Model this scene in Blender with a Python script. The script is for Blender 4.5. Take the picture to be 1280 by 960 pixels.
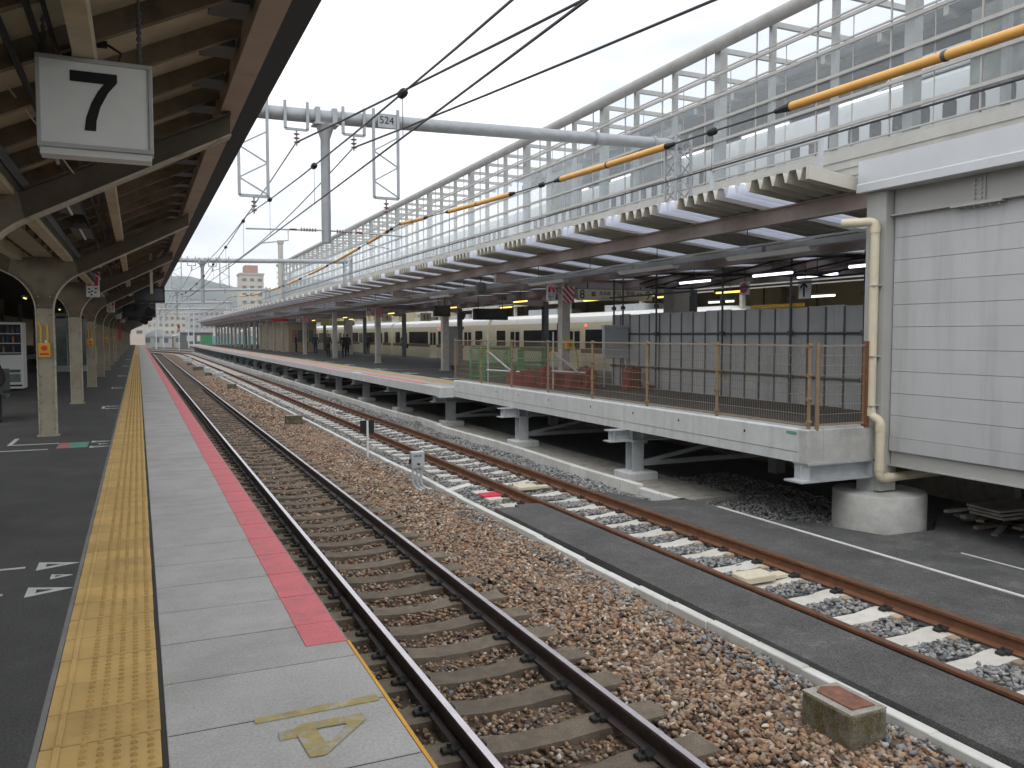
import bpy, bmesh, math, random
import numpy as np
from mathutils import Vector, Matrix
random.seed(7); RNG = np.random.default_rng(11)
for o in list(bpy.data.objects): bpy.data.objects.remove(o)
SC = bpy.context.scene; COL = SC.collection
R = math.radians

# ------------------------------------------------------------------ camera
cd = bpy.data.cameras.new('camera'); cam = bpy.data.objects.new('camera', cd); COL.objects.link(cam)
cd.sensor_width = 36.0; cd.lens = 29.11; cd.clip_start = 0.05; cd.clip_end = 9000
cam.location = (0, 0, 1.5); cam.rotation_euler = (R(90-3.35), 0, R(-24.28))
SC.camera = cam

# ------------------------------------------------------------------ sky, sun, exposure
SUN_EL, SUN_AZ = R(52), R(215)
w = bpy.data.worlds.new('World'); SC.world = w; w.use_nodes = True
nt = w.node_tree; N = nt.nodes; L = nt.links; N.clear()
out = N.new('ShaderNodeOutputWorld'); bg = N.new('ShaderNodeBackground')
sky = N.new('ShaderNodeTexSky'); sky.sky_type = 'NISHITA'; sky.sun_disc = False
sky.sun_elevation = SUN_EL; sky.sun_rotation = SUN_AZ
tc = N.new('ShaderNodeTexCoord')
mp = N.new('ShaderNodeMapping'); mp.inputs['Scale'].default_value = (1, 1, 2.2)
nz = N.new('ShaderNodeTexNoise'); nz.inputs['Scale'].default_value = 2.6; nz.inputs['Detail'].default_value = 5; nz.inputs['Roughness'].default_value = .5
rp = N.new('ShaderNodeValToRGB')
rp.color_ramp.elements[0].position = .36; rp.color_ramp.elements[0].color = (.52, .555, .61, 1)
rp.color_ramp.elements[1].position = .58; rp.color_ramp.elements[1].color = (1.0, 1.0, 1.0, 1)
sc = N.new('ShaderNodeVectorMath'); sc.operation = 'SCALE'; sc.inputs['Scale'].default_value = 9.6
mx = N.new('ShaderNodeMix'); mx.data_type = 'RGBA'; mx.inputs['Factor'].default_value = .93     # closed cloud cover
L.new(tc.outputs['Generated'], mp.inputs['Vector']); L.new(mp.outputs[0], nz.inputs['Vector'])
L.new(nz.outputs['Fac'], rp.inputs['Fac']); L.new(rp.outputs['Color'], sc.inputs[0])
L.new(sky.outputs[0], mx.inputs['A']); L.new(sc.outputs[0], mx.inputs['B'])
L.new(mx.outputs['Result'], bg.inputs['Color']); bg.inputs['Strength'].default_value = .15
L.new(bg.outputs[0], out.inputs['Surface'])
sd = bpy.data.lights.new('sun', 'SUN'); sun = bpy.data.objects.new('sun', sd); COL.objects.link(sun)
sd.energy = .7; sd.angle = R(25); sd.color = (1, .97, .92)
sun.rotation_euler = (R(90)-SUN_EL, 0, math.pi - SUN_AZ)
sun.location = (0, 0, 60)
vs = SC.view_settings; vs.view_transform = 'Standard'; vs.look = 'None'; vs.gamma = 1; vs.exposure = 0.42; vs.use_curve_mapping = False
SC.render.engine = 'CYCLES'; SC.cycles.max_bounces = 7; SC.cycles.diffuse_bounces = 4; SC.cycles.glossy_bounces = 3; SC.cycles.transparent_max_bounces = 16; SC.cycles.volume_bounces = 0; SC.cycles.use_denoising = True

# ------------------------------------------------------------------ materials
M = {}
def mat(name, col, rough=.7, metal=0.0, var=.18, scale=3.0, bump=0.0, bscale=80., pv=.0, spec=.35, dirt=None, dscale=1.2, dlo=.5, dhi=.72, speck=0.0, streak=0, attr=None):
    """colour + two octave wear + per-piece variation + fine relief, all in world space"""
    m = bpy.data.materials.new(name); m.use_nodes = True; M[name] = m
    nt = m.node_tree; n = nt.nodes; l = nt.links; b = n['Principled BSDF']
    b.inputs['Roughness'].default_value = rough; b.inputs['Metallic'].default_value = metal
    b.inputs['Specular IOR Level'].default_value = spec
    g = n.new('ShaderNodeNewGeometry')
    z1 = n.new('ShaderNodeTexNoise'); z1.inputs['Scale'].default_value = scale; z1.inputs['Detail'].default_value = 6; z1.inputs['Roughness'].default_value = .62
    l.new(g.outputs['Position'], z1.inputs['Vector'])
    rm = n.new('ShaderNodeMapRange'); rm.inputs['From Min'].default_value = .3; rm.inputs['From Max'].default_value = .7
    rm.inputs['To Min'].default_value = 1-var; rm.inputs['To Max'].default_value = 1+var
    l.new(z1.outputs['Fac'], rm.inputs['Value'])
    val = rm.outputs[0]
    if pv:
        oi = n.new('ShaderNodeObjectInfo'); r2 = n.new('ShaderNodeMapRange')
        r2.inputs['To Min'].default_value = 1-pv; r2.inputs['To Max'].default_value = 1+pv
        l.new(oi.outputs['Random'], r2.inputs['Value'])
        mm = n.new('ShaderNodeMath'); mm.operation = 'MULTIPLY'; l.new(val, mm.inputs[0]); l.new(r2.outputs[0], mm.inputs[1]); val = mm.outputs[0]
    if speck:
        zs = n.new('ShaderNodeTexNoise'); zs.inputs['Scale'].default_value = 85; zs.inputs['Detail'].default_value = 2
        l.new(g.outputs['Position'], zs.inputs['Vector'])
        r4 = n.new('ShaderNodeMapRange'); r4.inputs['From Min'].default_value = .28; r4.inputs['From Max'].default_value = .72
        r4.inputs['To Min'].default_value = 1-speck; r4.inputs['To Max'].default_value = 1+speck
        l.new(zs.outputs['Fac'], r4.inputs['Value'])
        m4 = n.new('ShaderNodeMath'); m4.operation = 'MULTIPLY'; l.new(val, m4.inputs[0]); l.new(r4.outputs[0], m4.inputs[1]); val = m4.outputs[0]
    base = None
    if dirt:
        z2 = n.new('ShaderNodeTexNoise'); z2.inputs['Scale'].default_value = dscale; z2.inputs['Detail'].default_value = 8; z2.inputs['Roughness'].default_value = .7
        if streak:
            mg = n.new('ShaderNodeMapping'); mg.inputs['Scale'].default_value = (2.2, 2.2, .16); l.new(g.outputs['Position'], mg.inputs['Vector']); l.new(mg.outputs[0], z2.inputs['Vector'])
        else: l.new(g.outputs['Position'], z2.inputs['Vector'])
        r3 = n.new('ShaderNodeMapRange'); r3.inputs['From Min'].default_value = dlo; r3.inputs['From Max'].default_value = dhi
        l.new(z2.outputs['Fac'], r3.inputs['Value'])
        mc = n.new('ShaderNodeMix'); mc.data_type = 'RGBA'
        mc.inputs['A'].default_value = (*col, 1); mc.inputs['B'].default_value = (*dirt, 1)
        l.new(r3.outputs[0], mc.inputs['Factor']); base = mc.outputs['Result']
    if attr:
        at = n.new('ShaderNodeAttribute'); at.attribute_name = 'rnd'
        cr = n.new('ShaderNodeValToRGB'); e = cr.color_ramp.elements
        for i, (p, c) in enumerate(attr):
            q = e[i] if i < 2 else e.new(p)
            q.position = p; q.color = (*c, 1)
        l.new(at.outputs['Fac'], cr.inputs['Fac']); base = cr.outputs['Color']
    sc = n.new('ShaderNodeVectorMath'); sc.operation = 'SCALE'; sc.inputs[0].default_value = col
    if base is not None: l.new(base, sc.inputs[0])
    l.new(val, sc.inputs['Scale']); l.new(sc.outputs[0], b.inputs['Base Color'])
    if bump:
        z3 = n.new('ShaderNodeTexNoise'); z3.inputs['Scale'].default_value = bscale; z3.inputs['Detail'].default_value = 3
        l.new(g.outputs['Position'], z3.inputs['Vector'])
        bp = n.new('ShaderNodeBump'); bp.inputs['Strength'].default_value = bump; bp.inputs['Distance'].default_value = .01
        l.new(z3.outputs['Fac'], bp.inputs['Height']); l.new(bp.outputs[0], b.inputs['Normal'])
    rr = n.new('ShaderNodeMapRange'); rr.inputs['To Min'].default_value = max(.05, rough-.12); rr.inputs['To Max'].default_value = min(1, rough+.12)
    l.new(z1.outputs['Fac'], rr.inputs['Value']); l.new(rr.outputs[0], b.inputs['Roughness'])
    return m
def emis(name, col, s):
    m = bpy.data.materials.new(name); m.use_nodes = True; M[name] = m
    b = m.node_tree.nodes['Principled BSDF']; b.inputs['Base Color'].default_value = (*col, 1)
    b.inputs['Emission Color'].default_value = (*col, 1); b.inputs['Emission Strength'].default_value = s
    return m
def glass(name, tint, gl):
    m = bpy.data.materials.new(name); m.use_nodes = True; M[name] = m
    n = m.node_tree.nodes; l = m.node_tree.links; n.clear()
    o = n.new('ShaderNodeOutputMaterial'); t = n.new('ShaderNodeBsdfTransparent'); t.inputs[0].default_value = (*tint, 1)
    g = n.new('ShaderNodeBsdfGlossy'); g.inputs['Roughness'].default_value = .04; g.inputs['Color'].default_value = (.9, .93, .95, 1)
    d = n.new('ShaderNodeBsdfDiffuse'); d.inputs['Color'].default_value = (.62, .64, .65, 1)
    mx = n.new('ShaderNodeMixShader'); lw = n.new('ShaderNodeLayerWeight'); lw.inputs['Blend'].default_value = .5
    pw = n.new('ShaderNodeMath'); pw.operation = 'POWER'; pw.inputs[1].default_value = 3.0; fr = n.new('ShaderNodeMath'); fr.operation = 'MULTIPLY_ADD'; fr.inputs[1].default_value = gl; fr.inputs[2].default_value = .025
    m2 = n.new('ShaderNodeMixShader'); m2.inputs[0].default_value = .07
    l.new(lw.outputs['Facing'], pw.inputs[0]); l.new(pw.outputs[0], fr.inputs[0]); l.new(fr.outputs[0], mx.inputs[0]); l.new(t.outputs[0], mx.inputs[1]); l.new(g.outputs[0], mx.inputs[2])
    l.new(mx.outputs[0], m2.inputs[1]); l.new(d.outputs[0], m2.inputs[2])
    l.new(m2.outputs[0], o.inputs['Surface']); return m
mat('asphalt', (.064, .065, .062), .85, speck=0.35, var=.2, scale=2, bump=.35, bscale=220, dirt=(.085, .085, .08), dscale=.9)
mat('asphalt_new', (.083, .083, .081), .9, speck=0.55, var=.25, scale=2.2, bump=.6, bscale=130, dirt=(.125, .12, .115), dscale=2.6, dlo=.54, dhi=.70)
mat('asphalt_patch', (.085, .086, .085), .9, speck=0.5, var=.25, scale=1.8, bump=.6, bscale=120, dirt=(.13, .13, .125), dscale=1.9, dlo=.5, dhi=.66)
mat('slab', (.445, .442, .425), .72, speck=0.16, var=.10, scale=2.3, bump=.12, bscale=260, pv=.05, dirt=(.33, .325, .31), dscale=2.1, dlo=.46, dhi=.8)
mat('joint', (.045, .042, .04), .95)
mat('red_paint', (.70, .165, .185), .6, speck=0.1, var=.10, scale=4, bump=.08, bscale=220, dirt=(.42, .17, .165), dscale=6, dlo=.5, dhi=.8)
mat('tactile', (.60, .40, .145), .6, var=.14, scale=3, pv=.10, dirt=(.42, .27, .10), dscale=2.6, dlo=.5, dhi=.8)
mat('tactile_stud_shade', (.45, .29, .10), .65, var=.2, scale=6)  # darker than the tile: the shading on the studs is put into this colour
mat('orange_line', (.75, .38, .03), .55, var=.2)
mat('old_yellow', (.42, .34, .14), .7, var=.22, scale=12, dirt=(.40, .395, .365), dscale=13, dlo=.50, dhi=.60)
mat('white_mark', (.55, .56, .54), .7, var=.12, scale=10, dirt=(.25, .25, .24), dscale=9, dlo=.6, dhi=.7)
mat('green_mark', (.12, .33, .24), .7, var=.2, scale=10)
mat('pink_mark', (.40, .17, .16), .7, var=.2, scale=10)
mat('tape_edge', (.2, .2, .19), .8)
mat('rail_top', (.50, .47, .50), .24, metal=.9, var=.12, scale=6, spec=.6)
mat('rail_side', (.045, .030, .028), .5, var=.3, scale=9, dirt=(.075, .055, .045), dscale=4)
mat('rail_rust', (.17, .075, .038), .75, var=.3, scale=10, dirt=(.10, .05, .03), dscale=5, bump=.2, bscale=90)
mat('rail_rust_top', (.17, .10, .075), .45, metal=.5, var=.25, scale=8)
mat('clip', (.03, .028, .027), .7, var=.3)
mat('pad_wood', (.34, .265, .19), .8, var=.2, pv=.3)
mat('sleeper_old', (.18, .147, .11), .9, speck=0.25, var=.25, scale=7, bump=.4, bscale=110, pv=.12, dirt=(.13, .11, .09), dscale=4)
mat('sleeper_new', (.54, .52, .475), .85, var=.1, scale=7, bump=.2, bscale=110, pv=.06)
mat('ballast_brown', (.2, .14, .1), .9, var=.22, scale=22, attr=[(0, (0.073, 0.059, 0.051)), (1, (0.61, 0.549, 0.464)), (0.14, (0.159, 0.104, 0.073)), (0.3, (0.329, 0.189, 0.11)), (0.45, (0.244, 0.189, 0.146)), (0.6, (0.439, 0.293, 0.171)), (0.74, (0.256, 0.25, 0.244)), (0.88, (0.378, 0.226, 0.128))], pv=0)
mat('ballast_grey', (.2, .2, .2), .85, var=.2, scale=22, attr=[(0, (.10, .10, .10)), (1, (.46, .46, .45)), (.25, (.165, .168, .17)), (.5, (.24, .245, .25)), (.75, (.31, .315, .32)), (.9, (.29, .25, .20))])
mat('bed_brown', (.13, .09, .062), .95, var=.45, scale=26, bump=1.0, bscale=38, dirt=(.24, .17, .11), dscale=14)
mat('bed_track', (.12, .088, .065), .95, var=.45, scale=26, bump=1.0, bscale=38, dirt=(.19, .135, .09), dscale=14)
mat('bed_grey', (.19, .20, .205), .95, var=.45, scale=30, bump=1.0, bscale=38, dirt=(.27, .28, .29), dscale=16)
mat('dirt', (.105, .095, .08), .95, var=.3, scale=2, bump=.5, bscale=40)
mat('kerb', (.60, .60, .57), .85, var=.12, scale=6, bump=.15, bscale=120, pv=.07, dirt=(.44, .43, .39), dscale=3)
mat('concrete', (.45, .45, .43), .85, speck=0.12, var=.14, scale=3, bump=.15, bscale=90, dirt=(.31, .31, .29), dscale=1.6, dlo=.48, dhi=.75)
mat('concrete_new', (.55, .565, .565), .8, streak=1, var=.09, scale=4, bump=.08, bscale=110, dirt=(.42, .425, .42), dscale=2.4, dlo=.5, dhi=.78, pv=.03)
mat('concrete_mossy', (.17, .155, .12), .95, speck=0.4, var=.3, scale=8, bump=.6, bscale=60, dirt=(.10, .085, .035), dscale=6, dlo=.45, dhi=.6)
mat('concrete_old', (.30, .285, .25), .9, speck=0.2, var=.2, scale=6, bump=.3, bscale=80, dirt=(.16, .15, .12), dscale=4)
mat('rust_plate', (.18, .085, .06), .85, var=.3, scale=12, bump=.3, bscale=60, dirt=(.25, .11, .06), dscale=9)
mat('galv', (.50, .53, .55), .5, metal=.35, var=.12, scale=5, spec=.5, pv=.04)
mat('galv_line', (.33, .35, .37), .5, metal=.4, var=.14, scale=4, spec=.5)
mat('steel_grey', (.42, .45, .47), .55, metal=.1, var=.1, scale=4)
mat('steel_dark', (.10, .105, .11), .6, var=.2)
mat('black', (.016, .016, .017), .6, var=.2)
mat('rubber', (.02, .02, .021), .5, var=.2)
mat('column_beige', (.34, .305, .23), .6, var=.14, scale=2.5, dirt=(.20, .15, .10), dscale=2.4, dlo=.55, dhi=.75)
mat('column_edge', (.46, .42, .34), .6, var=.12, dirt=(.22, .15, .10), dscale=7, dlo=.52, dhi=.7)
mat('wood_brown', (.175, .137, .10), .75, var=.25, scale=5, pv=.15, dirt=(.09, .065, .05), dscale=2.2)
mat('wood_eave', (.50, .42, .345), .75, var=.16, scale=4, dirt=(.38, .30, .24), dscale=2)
mat('haunch', (.19, .16, .118), .65, var=.2, scale=3, dirt=(.11, .085, .06), dscale=2)  # column paint darkened: the shade under the roof is put into this colour
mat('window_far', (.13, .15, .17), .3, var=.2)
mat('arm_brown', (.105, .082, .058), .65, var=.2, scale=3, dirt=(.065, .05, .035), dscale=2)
mat('ceiling_cream', (.50, .44, .30), .75, var=.16, scale=2.5, pv=.12, dirt=(.36, .30, .20), dscale=1.5)
mat('roof_dark', (.035, .034, .036), .8, var=.2)
mat('panel_white', (.68, .70, .69), .4, var=.05, scale=2)
mat('sign_face', (.78, .80, .79), .35, var=.05, scale=4)
mat('frame_brown', (.24, .205, .175), .5, var=.15)
mat('frame_steel', (.45, .46, .45), .45, var=.12, metal=.2)
mat('ink', (.012, .012, .013), .5, var=.1)
mat('cladding', (.48, .493, .50), .45, streak=1, var=.05, scale=1.2, pv=.03, spec=.45, dirt=(.375, .38, .375), dscale=2.0, dlo=.48, dhi=.78)
mat('clad_column', (.40, .40, .385), .5, var=.06, scale=2)
mat('fascia_metal', (.56, .58, .60), .38, var=.05, scale=1.5, metal=.15)
mat('pvc_cream', (.62, .56, .42), .45, var=.07, scale=5)
mat('beam_pink', (.36, .30, .27), .6, var=.1, scale=2, dirt=(.27, .215, .19), dscale=1.6)
mat('post_cream', (.50, .47, .42), .6, var=.1, scale=2.5, dirt=(.36, .32, .27), dscale=2)
mat('fold_roof', (.50, .48, .42), .55, var=.08, scale=2, pv=.04)
mat('hoarding', (.43, .445, .45), .5, streak=1, var=.08, scale=2, pv=.08, dirt=(.33, .335, .33), dscale=2, dlo=.5, dhi=.75)
mat('hoard_joint', (.13, .135, .14), .6, var=.2)
mat('fence_brown', (.24, .17, .10), .6, var=.15, scale=6)
mat('fence_wire', (.27, .22, .16), .6, var=.15)
mat('crate_red', (.20, .035, .035), .6, var=.2, pv=.15)
mat('green_net', (.07, .26, .11), .6, var=.15)
mat('blue_sheet', (.08, .16, .36), .6, var=.15)
mat('red_sign', (.62, .03, .07), .4, var=.06)
mat('yellow_box', (.72, .42, .04), .5, var=.12)
mat('button_red', (.62, .05, .03), .4, var=.06)
mat('train_cream', (.62, .57, .42), .4, var=.05)
mat('train_roof', (.82, .82, .79), .4, var=.06)
mat('train_brown', (.17, .10, .055), .45, var=.08)
mat('train_white', (.80, .83, .85), .3, var=.03)
mat('train_blue', (.03, .05, .16), .4, var=.06)
mat('window_dark', (.018, .021, .024), .12, var=.2, spec=.6)
mat('wall_beige', (.42, .36, .23), .8, var=.12, scale=1, dirt=(.30, .25, .16), dscale=.5)
mat('wall_mottled', (.22, .24, .215), .7, var=.45, scale=.7, dirt=(.36, .38, .35), dscale=.45, dlo=.45, dhi=.62)
mat('mullion', (.40, .39, .37), .5, var=.1, metal=.1)
mat('top_tube', (.35, .345, .335), .6, var=.16, scale=1.4)
mat('parapet', (.42, .415, .385), .7, var=.1, scale=1, dirt=(.34, .33, .30), dscale=.6)
mat('frame_pale', (.42, .435, .43), .5, var=.08)
mat('orange_tube', (.74, .40, .10), .42, var=.08, scale=5)
mat('wire', (.045, .045, .05), .5, var=.1)
mat('insulator', (.30, .25, .24), .3, var=.15)
mat('skin', (.42, .25, .18), .6, var=.06)
mat('hair', (.018, .015, .013), .6, var=.2)
for nm, c in dict(cloth_black=(.016, .016, .018), cloth_navy=(.025, .035, .085), cloth_grey=(.08, .08, .085), cloth_brown=(.06, .045, .03), cloth_olive=(.05, .05, .035), vest_yellow=(.42, .46, .04), cloth_white=(.5, .5, .5), shoe=(.03, .028, .026), jeans=(.03, .045, .08)).items():
    mat(nm, c, .85, var=.2, scale=9)
mat('hill', (.03, .055, .055), .95, var=.4, scale=.012, dirt=(.075, .10, .06), dscale=.02)  # bluish base: part of the distance haze is put into this colour
for i, c in enumerate([(.45, .42, .36), (.36, .36, .36), (.48, .48, .46), (.36, .32, .28), (.50, .44, .38), (.30, .33, .36)]):
    mat('building_%d' % i, c, .8, var=.08, scale=.2)
mat('brick_pink', (.36, .22, .18), .8, var=.1)
mat('blue_hoard', (.16, .34, .38), .6, var=.2)
mat('shelf_drinks', (.10, .09, .13), .3, var=.9, scale=9, dirt=(.42, .28, .34), dscale=13, dlo=.55, dhi=.62)
mat('green_glass', (.10, .15, .125), .15, var=.3, spec=.6)
emis('lamp_warm', (1.0, .72, .16), 1.6)
emis('lamp_white', (.92, .86, 1.0), 2.4)
emis('lamp_pale', (1.0, .93, .80), 1.4)
emis('lamp_red', (1.0, .12, .05), 1.5)
glass('glass', (.91, .925, .93), .6)
def skylight():
    m = bpy.data.materials.new('skylight'); m.use_nodes = True; M['skylight'] = m
    n = m.node_tree.nodes; l = m.node_tree.links; n.clear()
    o = n.new('ShaderNodeOutputMaterial'); a = n.new('ShaderNodeBsdfTranslucent'); a.inputs[0].default_value = (.82, .85, .95, 1)
    d = n.new('ShaderNodeBsdfDiffuse'); d.inputs[0].default_value = (.75, .78, .86, 1)
    mx = n.new('ShaderNodeMixShader'); mx.inputs[0].default_value = .25
    l.new(a.outputs[0], mx.inputs[1]); l.new(d.outputs[0], mx.inputs[2]); l.new(mx.outputs[0], o.inputs['Surface'])
skylight()

# ------------------------------------------------------------------ mesh helpers
class MB:
    def __init__(s): s.v = []; s.f = []; s.m = []; s.cur = 0
    def add(s, vs, fs):
        k = len(s.v); s.v += [tuple(p) for p in vs]
        for f in fs: s.f.append(tuple(i+k for i in f)); s.m.append(s.cur)
        return s
    def box(s, x0, x1, y0, y1, z0, z1, c=0):
        if c <= 0:
            vs = [(x0,y0,z0),(x1,y0,z0),(x1,y1,z0),(x0,y1,z0),(x0,y0,z1),(x1,y0,z1),(x1,y1,z1),(x0,y1,z1)]
            return s.add(vs, [(0,3,2,1),(4,5,6,7),(0,1,5,4),(1,2,6,5),(2,3,7,6),(3,0,4,7)])
        # chamfered top
        vs = [(x0,y0,z0),(x1,y0,z0),(x1,y1,z0),(x0,y1,z0),(x0,y0,z1-c),(x1,y0,z1-c),(x1,y1,z1-c),(x0,y1,z1-c),
              (x0+c,y0+c,z1),(x1-c,y0+c,z1),(x1-c,y1-c,z1),(x0+c,y1-c,z1)]
        return s.add(vs, [(0,3,2,1),(0,1,5,4),(1,2,6,5),(2,3,7,6),(3,0,4,7),(4,5,9,8),(5,6,10,9),(6,7,11,10),(7,4,8,11),(8,9,10,11)])
    def bar(s, p, q, w, h=None, up=(0,0,1)):
        """rectangular bar from p to q, w across, h along up"""
        h = w if h is None else h
        p = Vector(p); q = Vector(q); d = (q-p).normalized(); u = Vector(up)
        if abs(d.dot(u)) > .99: u = Vector((0,1,0))
        a = d.cross(u).normalized(); b = a.cross(d).normalized(); a *= w/2; b *= h/2
        vs = [p-a-b, p+a-b, p+a+b, p-a+b, q-a-b, q+a-b, q+a+b, q-a+b]
        return s.add(vs, [(0,3,2,1),(4,5,6,7),(0,1,5,4),(1,2,6,5),(2,3,7,6),(3,0,4,7)])
    def tube(s, pts, r, n=8, caps=True):
        pts = [Vector(p) for p in pts]; rs = r if isinstance(r, (list, tuple)) else [r]*len(pts)
        rings = []; prev = None
        for i, p in enumerate(pts):
            d = (pts[min(i+1, len(pts)-1)] - pts[max(i-1, 0)]).normalized()
            u = Vector((0,0,1)) if abs(d.z) < .95 else Vector((0,1,0))
            if prev is not None and abs(prev.dot(d)) < .95: u = prev
            a = d.cross(u).normalized(); b = a.cross(d).normalized(); prev = b
            rings.append([p + (a*math.cos(t)+b*math.sin(t))*rs[i] for t in [2*math.pi*k/n for k in range(n)]])
        vs = [q for rg in rings for q in rg]; fs = []
        for i in range(len(pts)-1):
            for k in range(n):
                k2 = (k+1) % n; fs.append((i*n+k, i*n+k2, (i+1)*n+k2, (i+1)*n+k))
        if caps: fs.append(tuple(range(n))[::-1]); fs.append(tuple((len(pts)-1)*n+k for k in range(n)))
        return s.add(vs, fs)
    def cyl(s, x, y, z0, z1, r, n=16, r2=None):
        return s.tube([(x,y,z0),(x,y,z1)], [r, r if r2 is None else r2], n)
    def prism(s, prof, axis, a0, a1):
        """closed 2D outline extruded along an axis: 'x' (prof=y,z) 'y' (prof=x,z) 'z' (prof=x,y)"""
        n = len(prof)
        def P(c, a): return {'x': (a, c[0], c[1]), 'y': (c[0], a, c[1]), 'z': (c[0], c[1], a)}[axis]
        vs = [P(c, a0) for c in prof] + [P(c, a1) for c in prof]
        return s.add(vs, [tuple(range(n)), tuple(range(2*n-1, n-1, -1))] + [(i, (i+1) % n, n+(i+1) % n, n+i) for i in range(n)])
    def mesh(s, name):
        me = bpy.data.meshes.new(name); me.from_pydata(s.v, [], s.f)
        bm = bmesh.new(); bm.from_mesh(me); bmesh.ops.recalc_face_normals(bm, faces=bm.faces); bm.to_mesh(me); bm.free()
        if any(s.m): me.polygons.foreach_set('material_index', s.m)
        me.polygons.foreach_set('use_smooth', [True]*len(me.polygons))
        me.set_sharp_from_angle(angle=R(38)); return me
    def build(s, name, mats, parent=None, bevel=0):
        if parent is not None:
            px, py, pz = wloc(parent); s.v = [(a-px, b-py, c-pz) for a, b, c in s.v]
        me = s.mesh(name)
        for m in (mats if isinstance(mats, (list, tuple)) else [mats]): me.materials.append(M[m])
        o = bpy.data.objects.new(name, me); COL.objects.link(o)
        if parent is not None: o.parent = parent
        if bevel:
            bv = o.modifiers.new('bevel', 'BEVEL'); bv.width = bevel; bv.segments = 2; bv.limit_method = 'ANGLE'
        return o
def wloc(o):
    x, y, z = o.location
    if o.parent is not None:
        a, b, c = wloc(o.parent); return (x+a, y+b, z+c)
    return (x, y, z)
def tag(o, label, cat, group=None):
    o['label'] = label; o['category'] = cat
    if group: o['group'] = group
    return o
def thing(name, label, cat, loc=(0,0,0), group=None):
    o = bpy.data.objects.new(name, None); COL.objects.link(o); o.location = loc; o.empty_display_size = .2
    return tag(o, label, cat, group)
def struct(o): o['kind'] = 'structure'; return o
def stuff(o): o['kind'] = 'stuff'; return o
def inst(src, parent, dx=0, dy=0, dz=0, rz=None):
    """another piece with the same mesh data, offset from its source"""
    o = src.copy(); COL.objects.link(o); o.parent = parent
    o.location = (src.location[0]+dx, src.location[1]+dy, src.location[2]+dz)
    if rz is not None: o.rotation_euler = (0, 0, rz)
    return o
def dup(root, loc, label=None, group=None):
    r = root.copy(); COL.objects.link(r); r.location = loc
    if label: r['label'] = label
    if group: r['group'] = group
    for ch in list(root.children):
        c = ch.copy(); COL.objects.link(c); c.parent = r
        for g in list(ch.children):
            d = g.copy(); COL.objects.link(d); d.parent = c
    return r
def text(name, body, size, matname, parent, mtx, extrude=.002):
    """lettering as a mesh; mtx places it in world space"""
    cu = bpy.data.curves.new(name, 'FONT'); cu.body = body; cu.size = size; cu.extrude = extrude
    cu.align_x = 'CENTER'; cu.align_y = 'CENTER'; cu.resolution_u = 4
    t = bpy.data.objects.new(name, cu); COL.objects.link(t)
    dg = bpy.context.evaluated_depsgraph_get(); me = bpy.data.meshes.new_from_object(t.evaluated_get(dg))
    bpy.data.objects.remove(t); me.materials.clear(); me.materials.append(M[matname])
    me.transform(mtx)
    if parent is not None: me.transform(Matrix.Translation(-Vector(wloc(parent))))
    o = bpy.data.objects.new(name, me); COL.objects.link(o); o.parent = parent; return o
def face_my(x, y, z): return Matrix.Translation((x, y, z)) @ Matrix.Rotation(R(90), 4, 'X')          # reads from -Y
def face_mx(x, y, z): return Matrix.Translation((x, y, z)) @ Matrix.Rotation(R(-90), 4, 'Z') @ Matrix.Rotation(R(90), 4, 'X')   # reads from -X
def poly(name, pts, z, m, parent, t=.003):
    b = MB(); b.prism(pts, 'z', z-t, z); return b.build(name, m, parent)
# ================================================================== the setting
def sheet(name, x0, x1, y0, y1, z, m, thick=.0):
    b = MB()
    if thick: b.box(x0, x1, y0, y1, z-thick, z)
    else: b.add([(x0,y0,z),(x1,y0,z),(x1,y1,z),(x0,y1,z)], [(0,1,2,3)])
    return struct(b.build(name, m))
sheet('ground', -2950, 2950, -850, 4300, -1.62, 'dirt')
def xo(y): return 0 if y < 122 else -.0042*(y-122)**2             # both tracks bend left past the platform end
def ribbon(name, x0, x1, ys, z, m, z2=None):
    b = MB(); n = len(ys)
    vs = [(x0+xo(y), y, z) for y in ys] + [(x1+xo(y), y, z if z2 is None else z2) for y in ys]
    b.add(vs, [(i, i+n, i+n+1, i+1) for i in range(n-1)]); return struct(b.build(name, m))
YS = [-40, 122] + list(range(126, 186, 4))
ribbon('track_bed', .55, 4.78, YS, -1.335, 'bed_track')
ribbon('track_bed', 3.35, 4.80, YS, -1.325, 'bed_brown', -1.255)
ribbon('track_bed', 4.78, 8.05, YS, -1.34, 'bed_grey')
sheet('track_bed', 8.05, 18.2, -4, 150, -1.36, 'bed_grey')

# ---------------- left platform
P1END = 150
plat = thing('platform', 'long platform with grey paving slabs, yellow tactile strip and red painted edge', 'platform', (0, 0, 0))
MB().box(-6.2, .86, -40, P1END, -1.3, -.05).build('platform_base', 'concrete_old', plat)
MB().box(-6.2, -.375, -40, P1END, -.05, 0).build('asphalt_surface', 'asphalt', plat)
MB().box(.045, .062, -40, P1END, -.05, -.004).build('joint_strip', 'joint', plat)
MB().box(-.385, -.363, -40, P1END, -.0495, .001).build('border_strip', 'tape_edge', plat)
# paving slabs, half a metre each, cut with an open joint
src = MB().box(.064, .9, 0, .4905, -.07, .0, .003).build('paving_slab', 'slab', plat)
Y0 = -.71; nsl = 150
src.location = (0, Y0, 0)
for i in range(1, nsl):
    inst(src, plat, 0, i*.5, random.uniform(-.001, .0012))
MB().box(.064, .9, Y0+nsl*.5, P1END, -.07, 0).build('paving_strip', 'slab', plat)
MB().box(.07, .89, -40, P1END, -.09, -.0035).build('joint_bed', 'joint', plat)
MB().box(.9005, .915, -40, 3.98, -.09, .0015).build('edge_strip', 'orange_line', plat)
MB().box(.9005, .912, 3.98, P1END, -.09, .0).build('edge_strip', 'concrete_old', plat)
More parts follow.
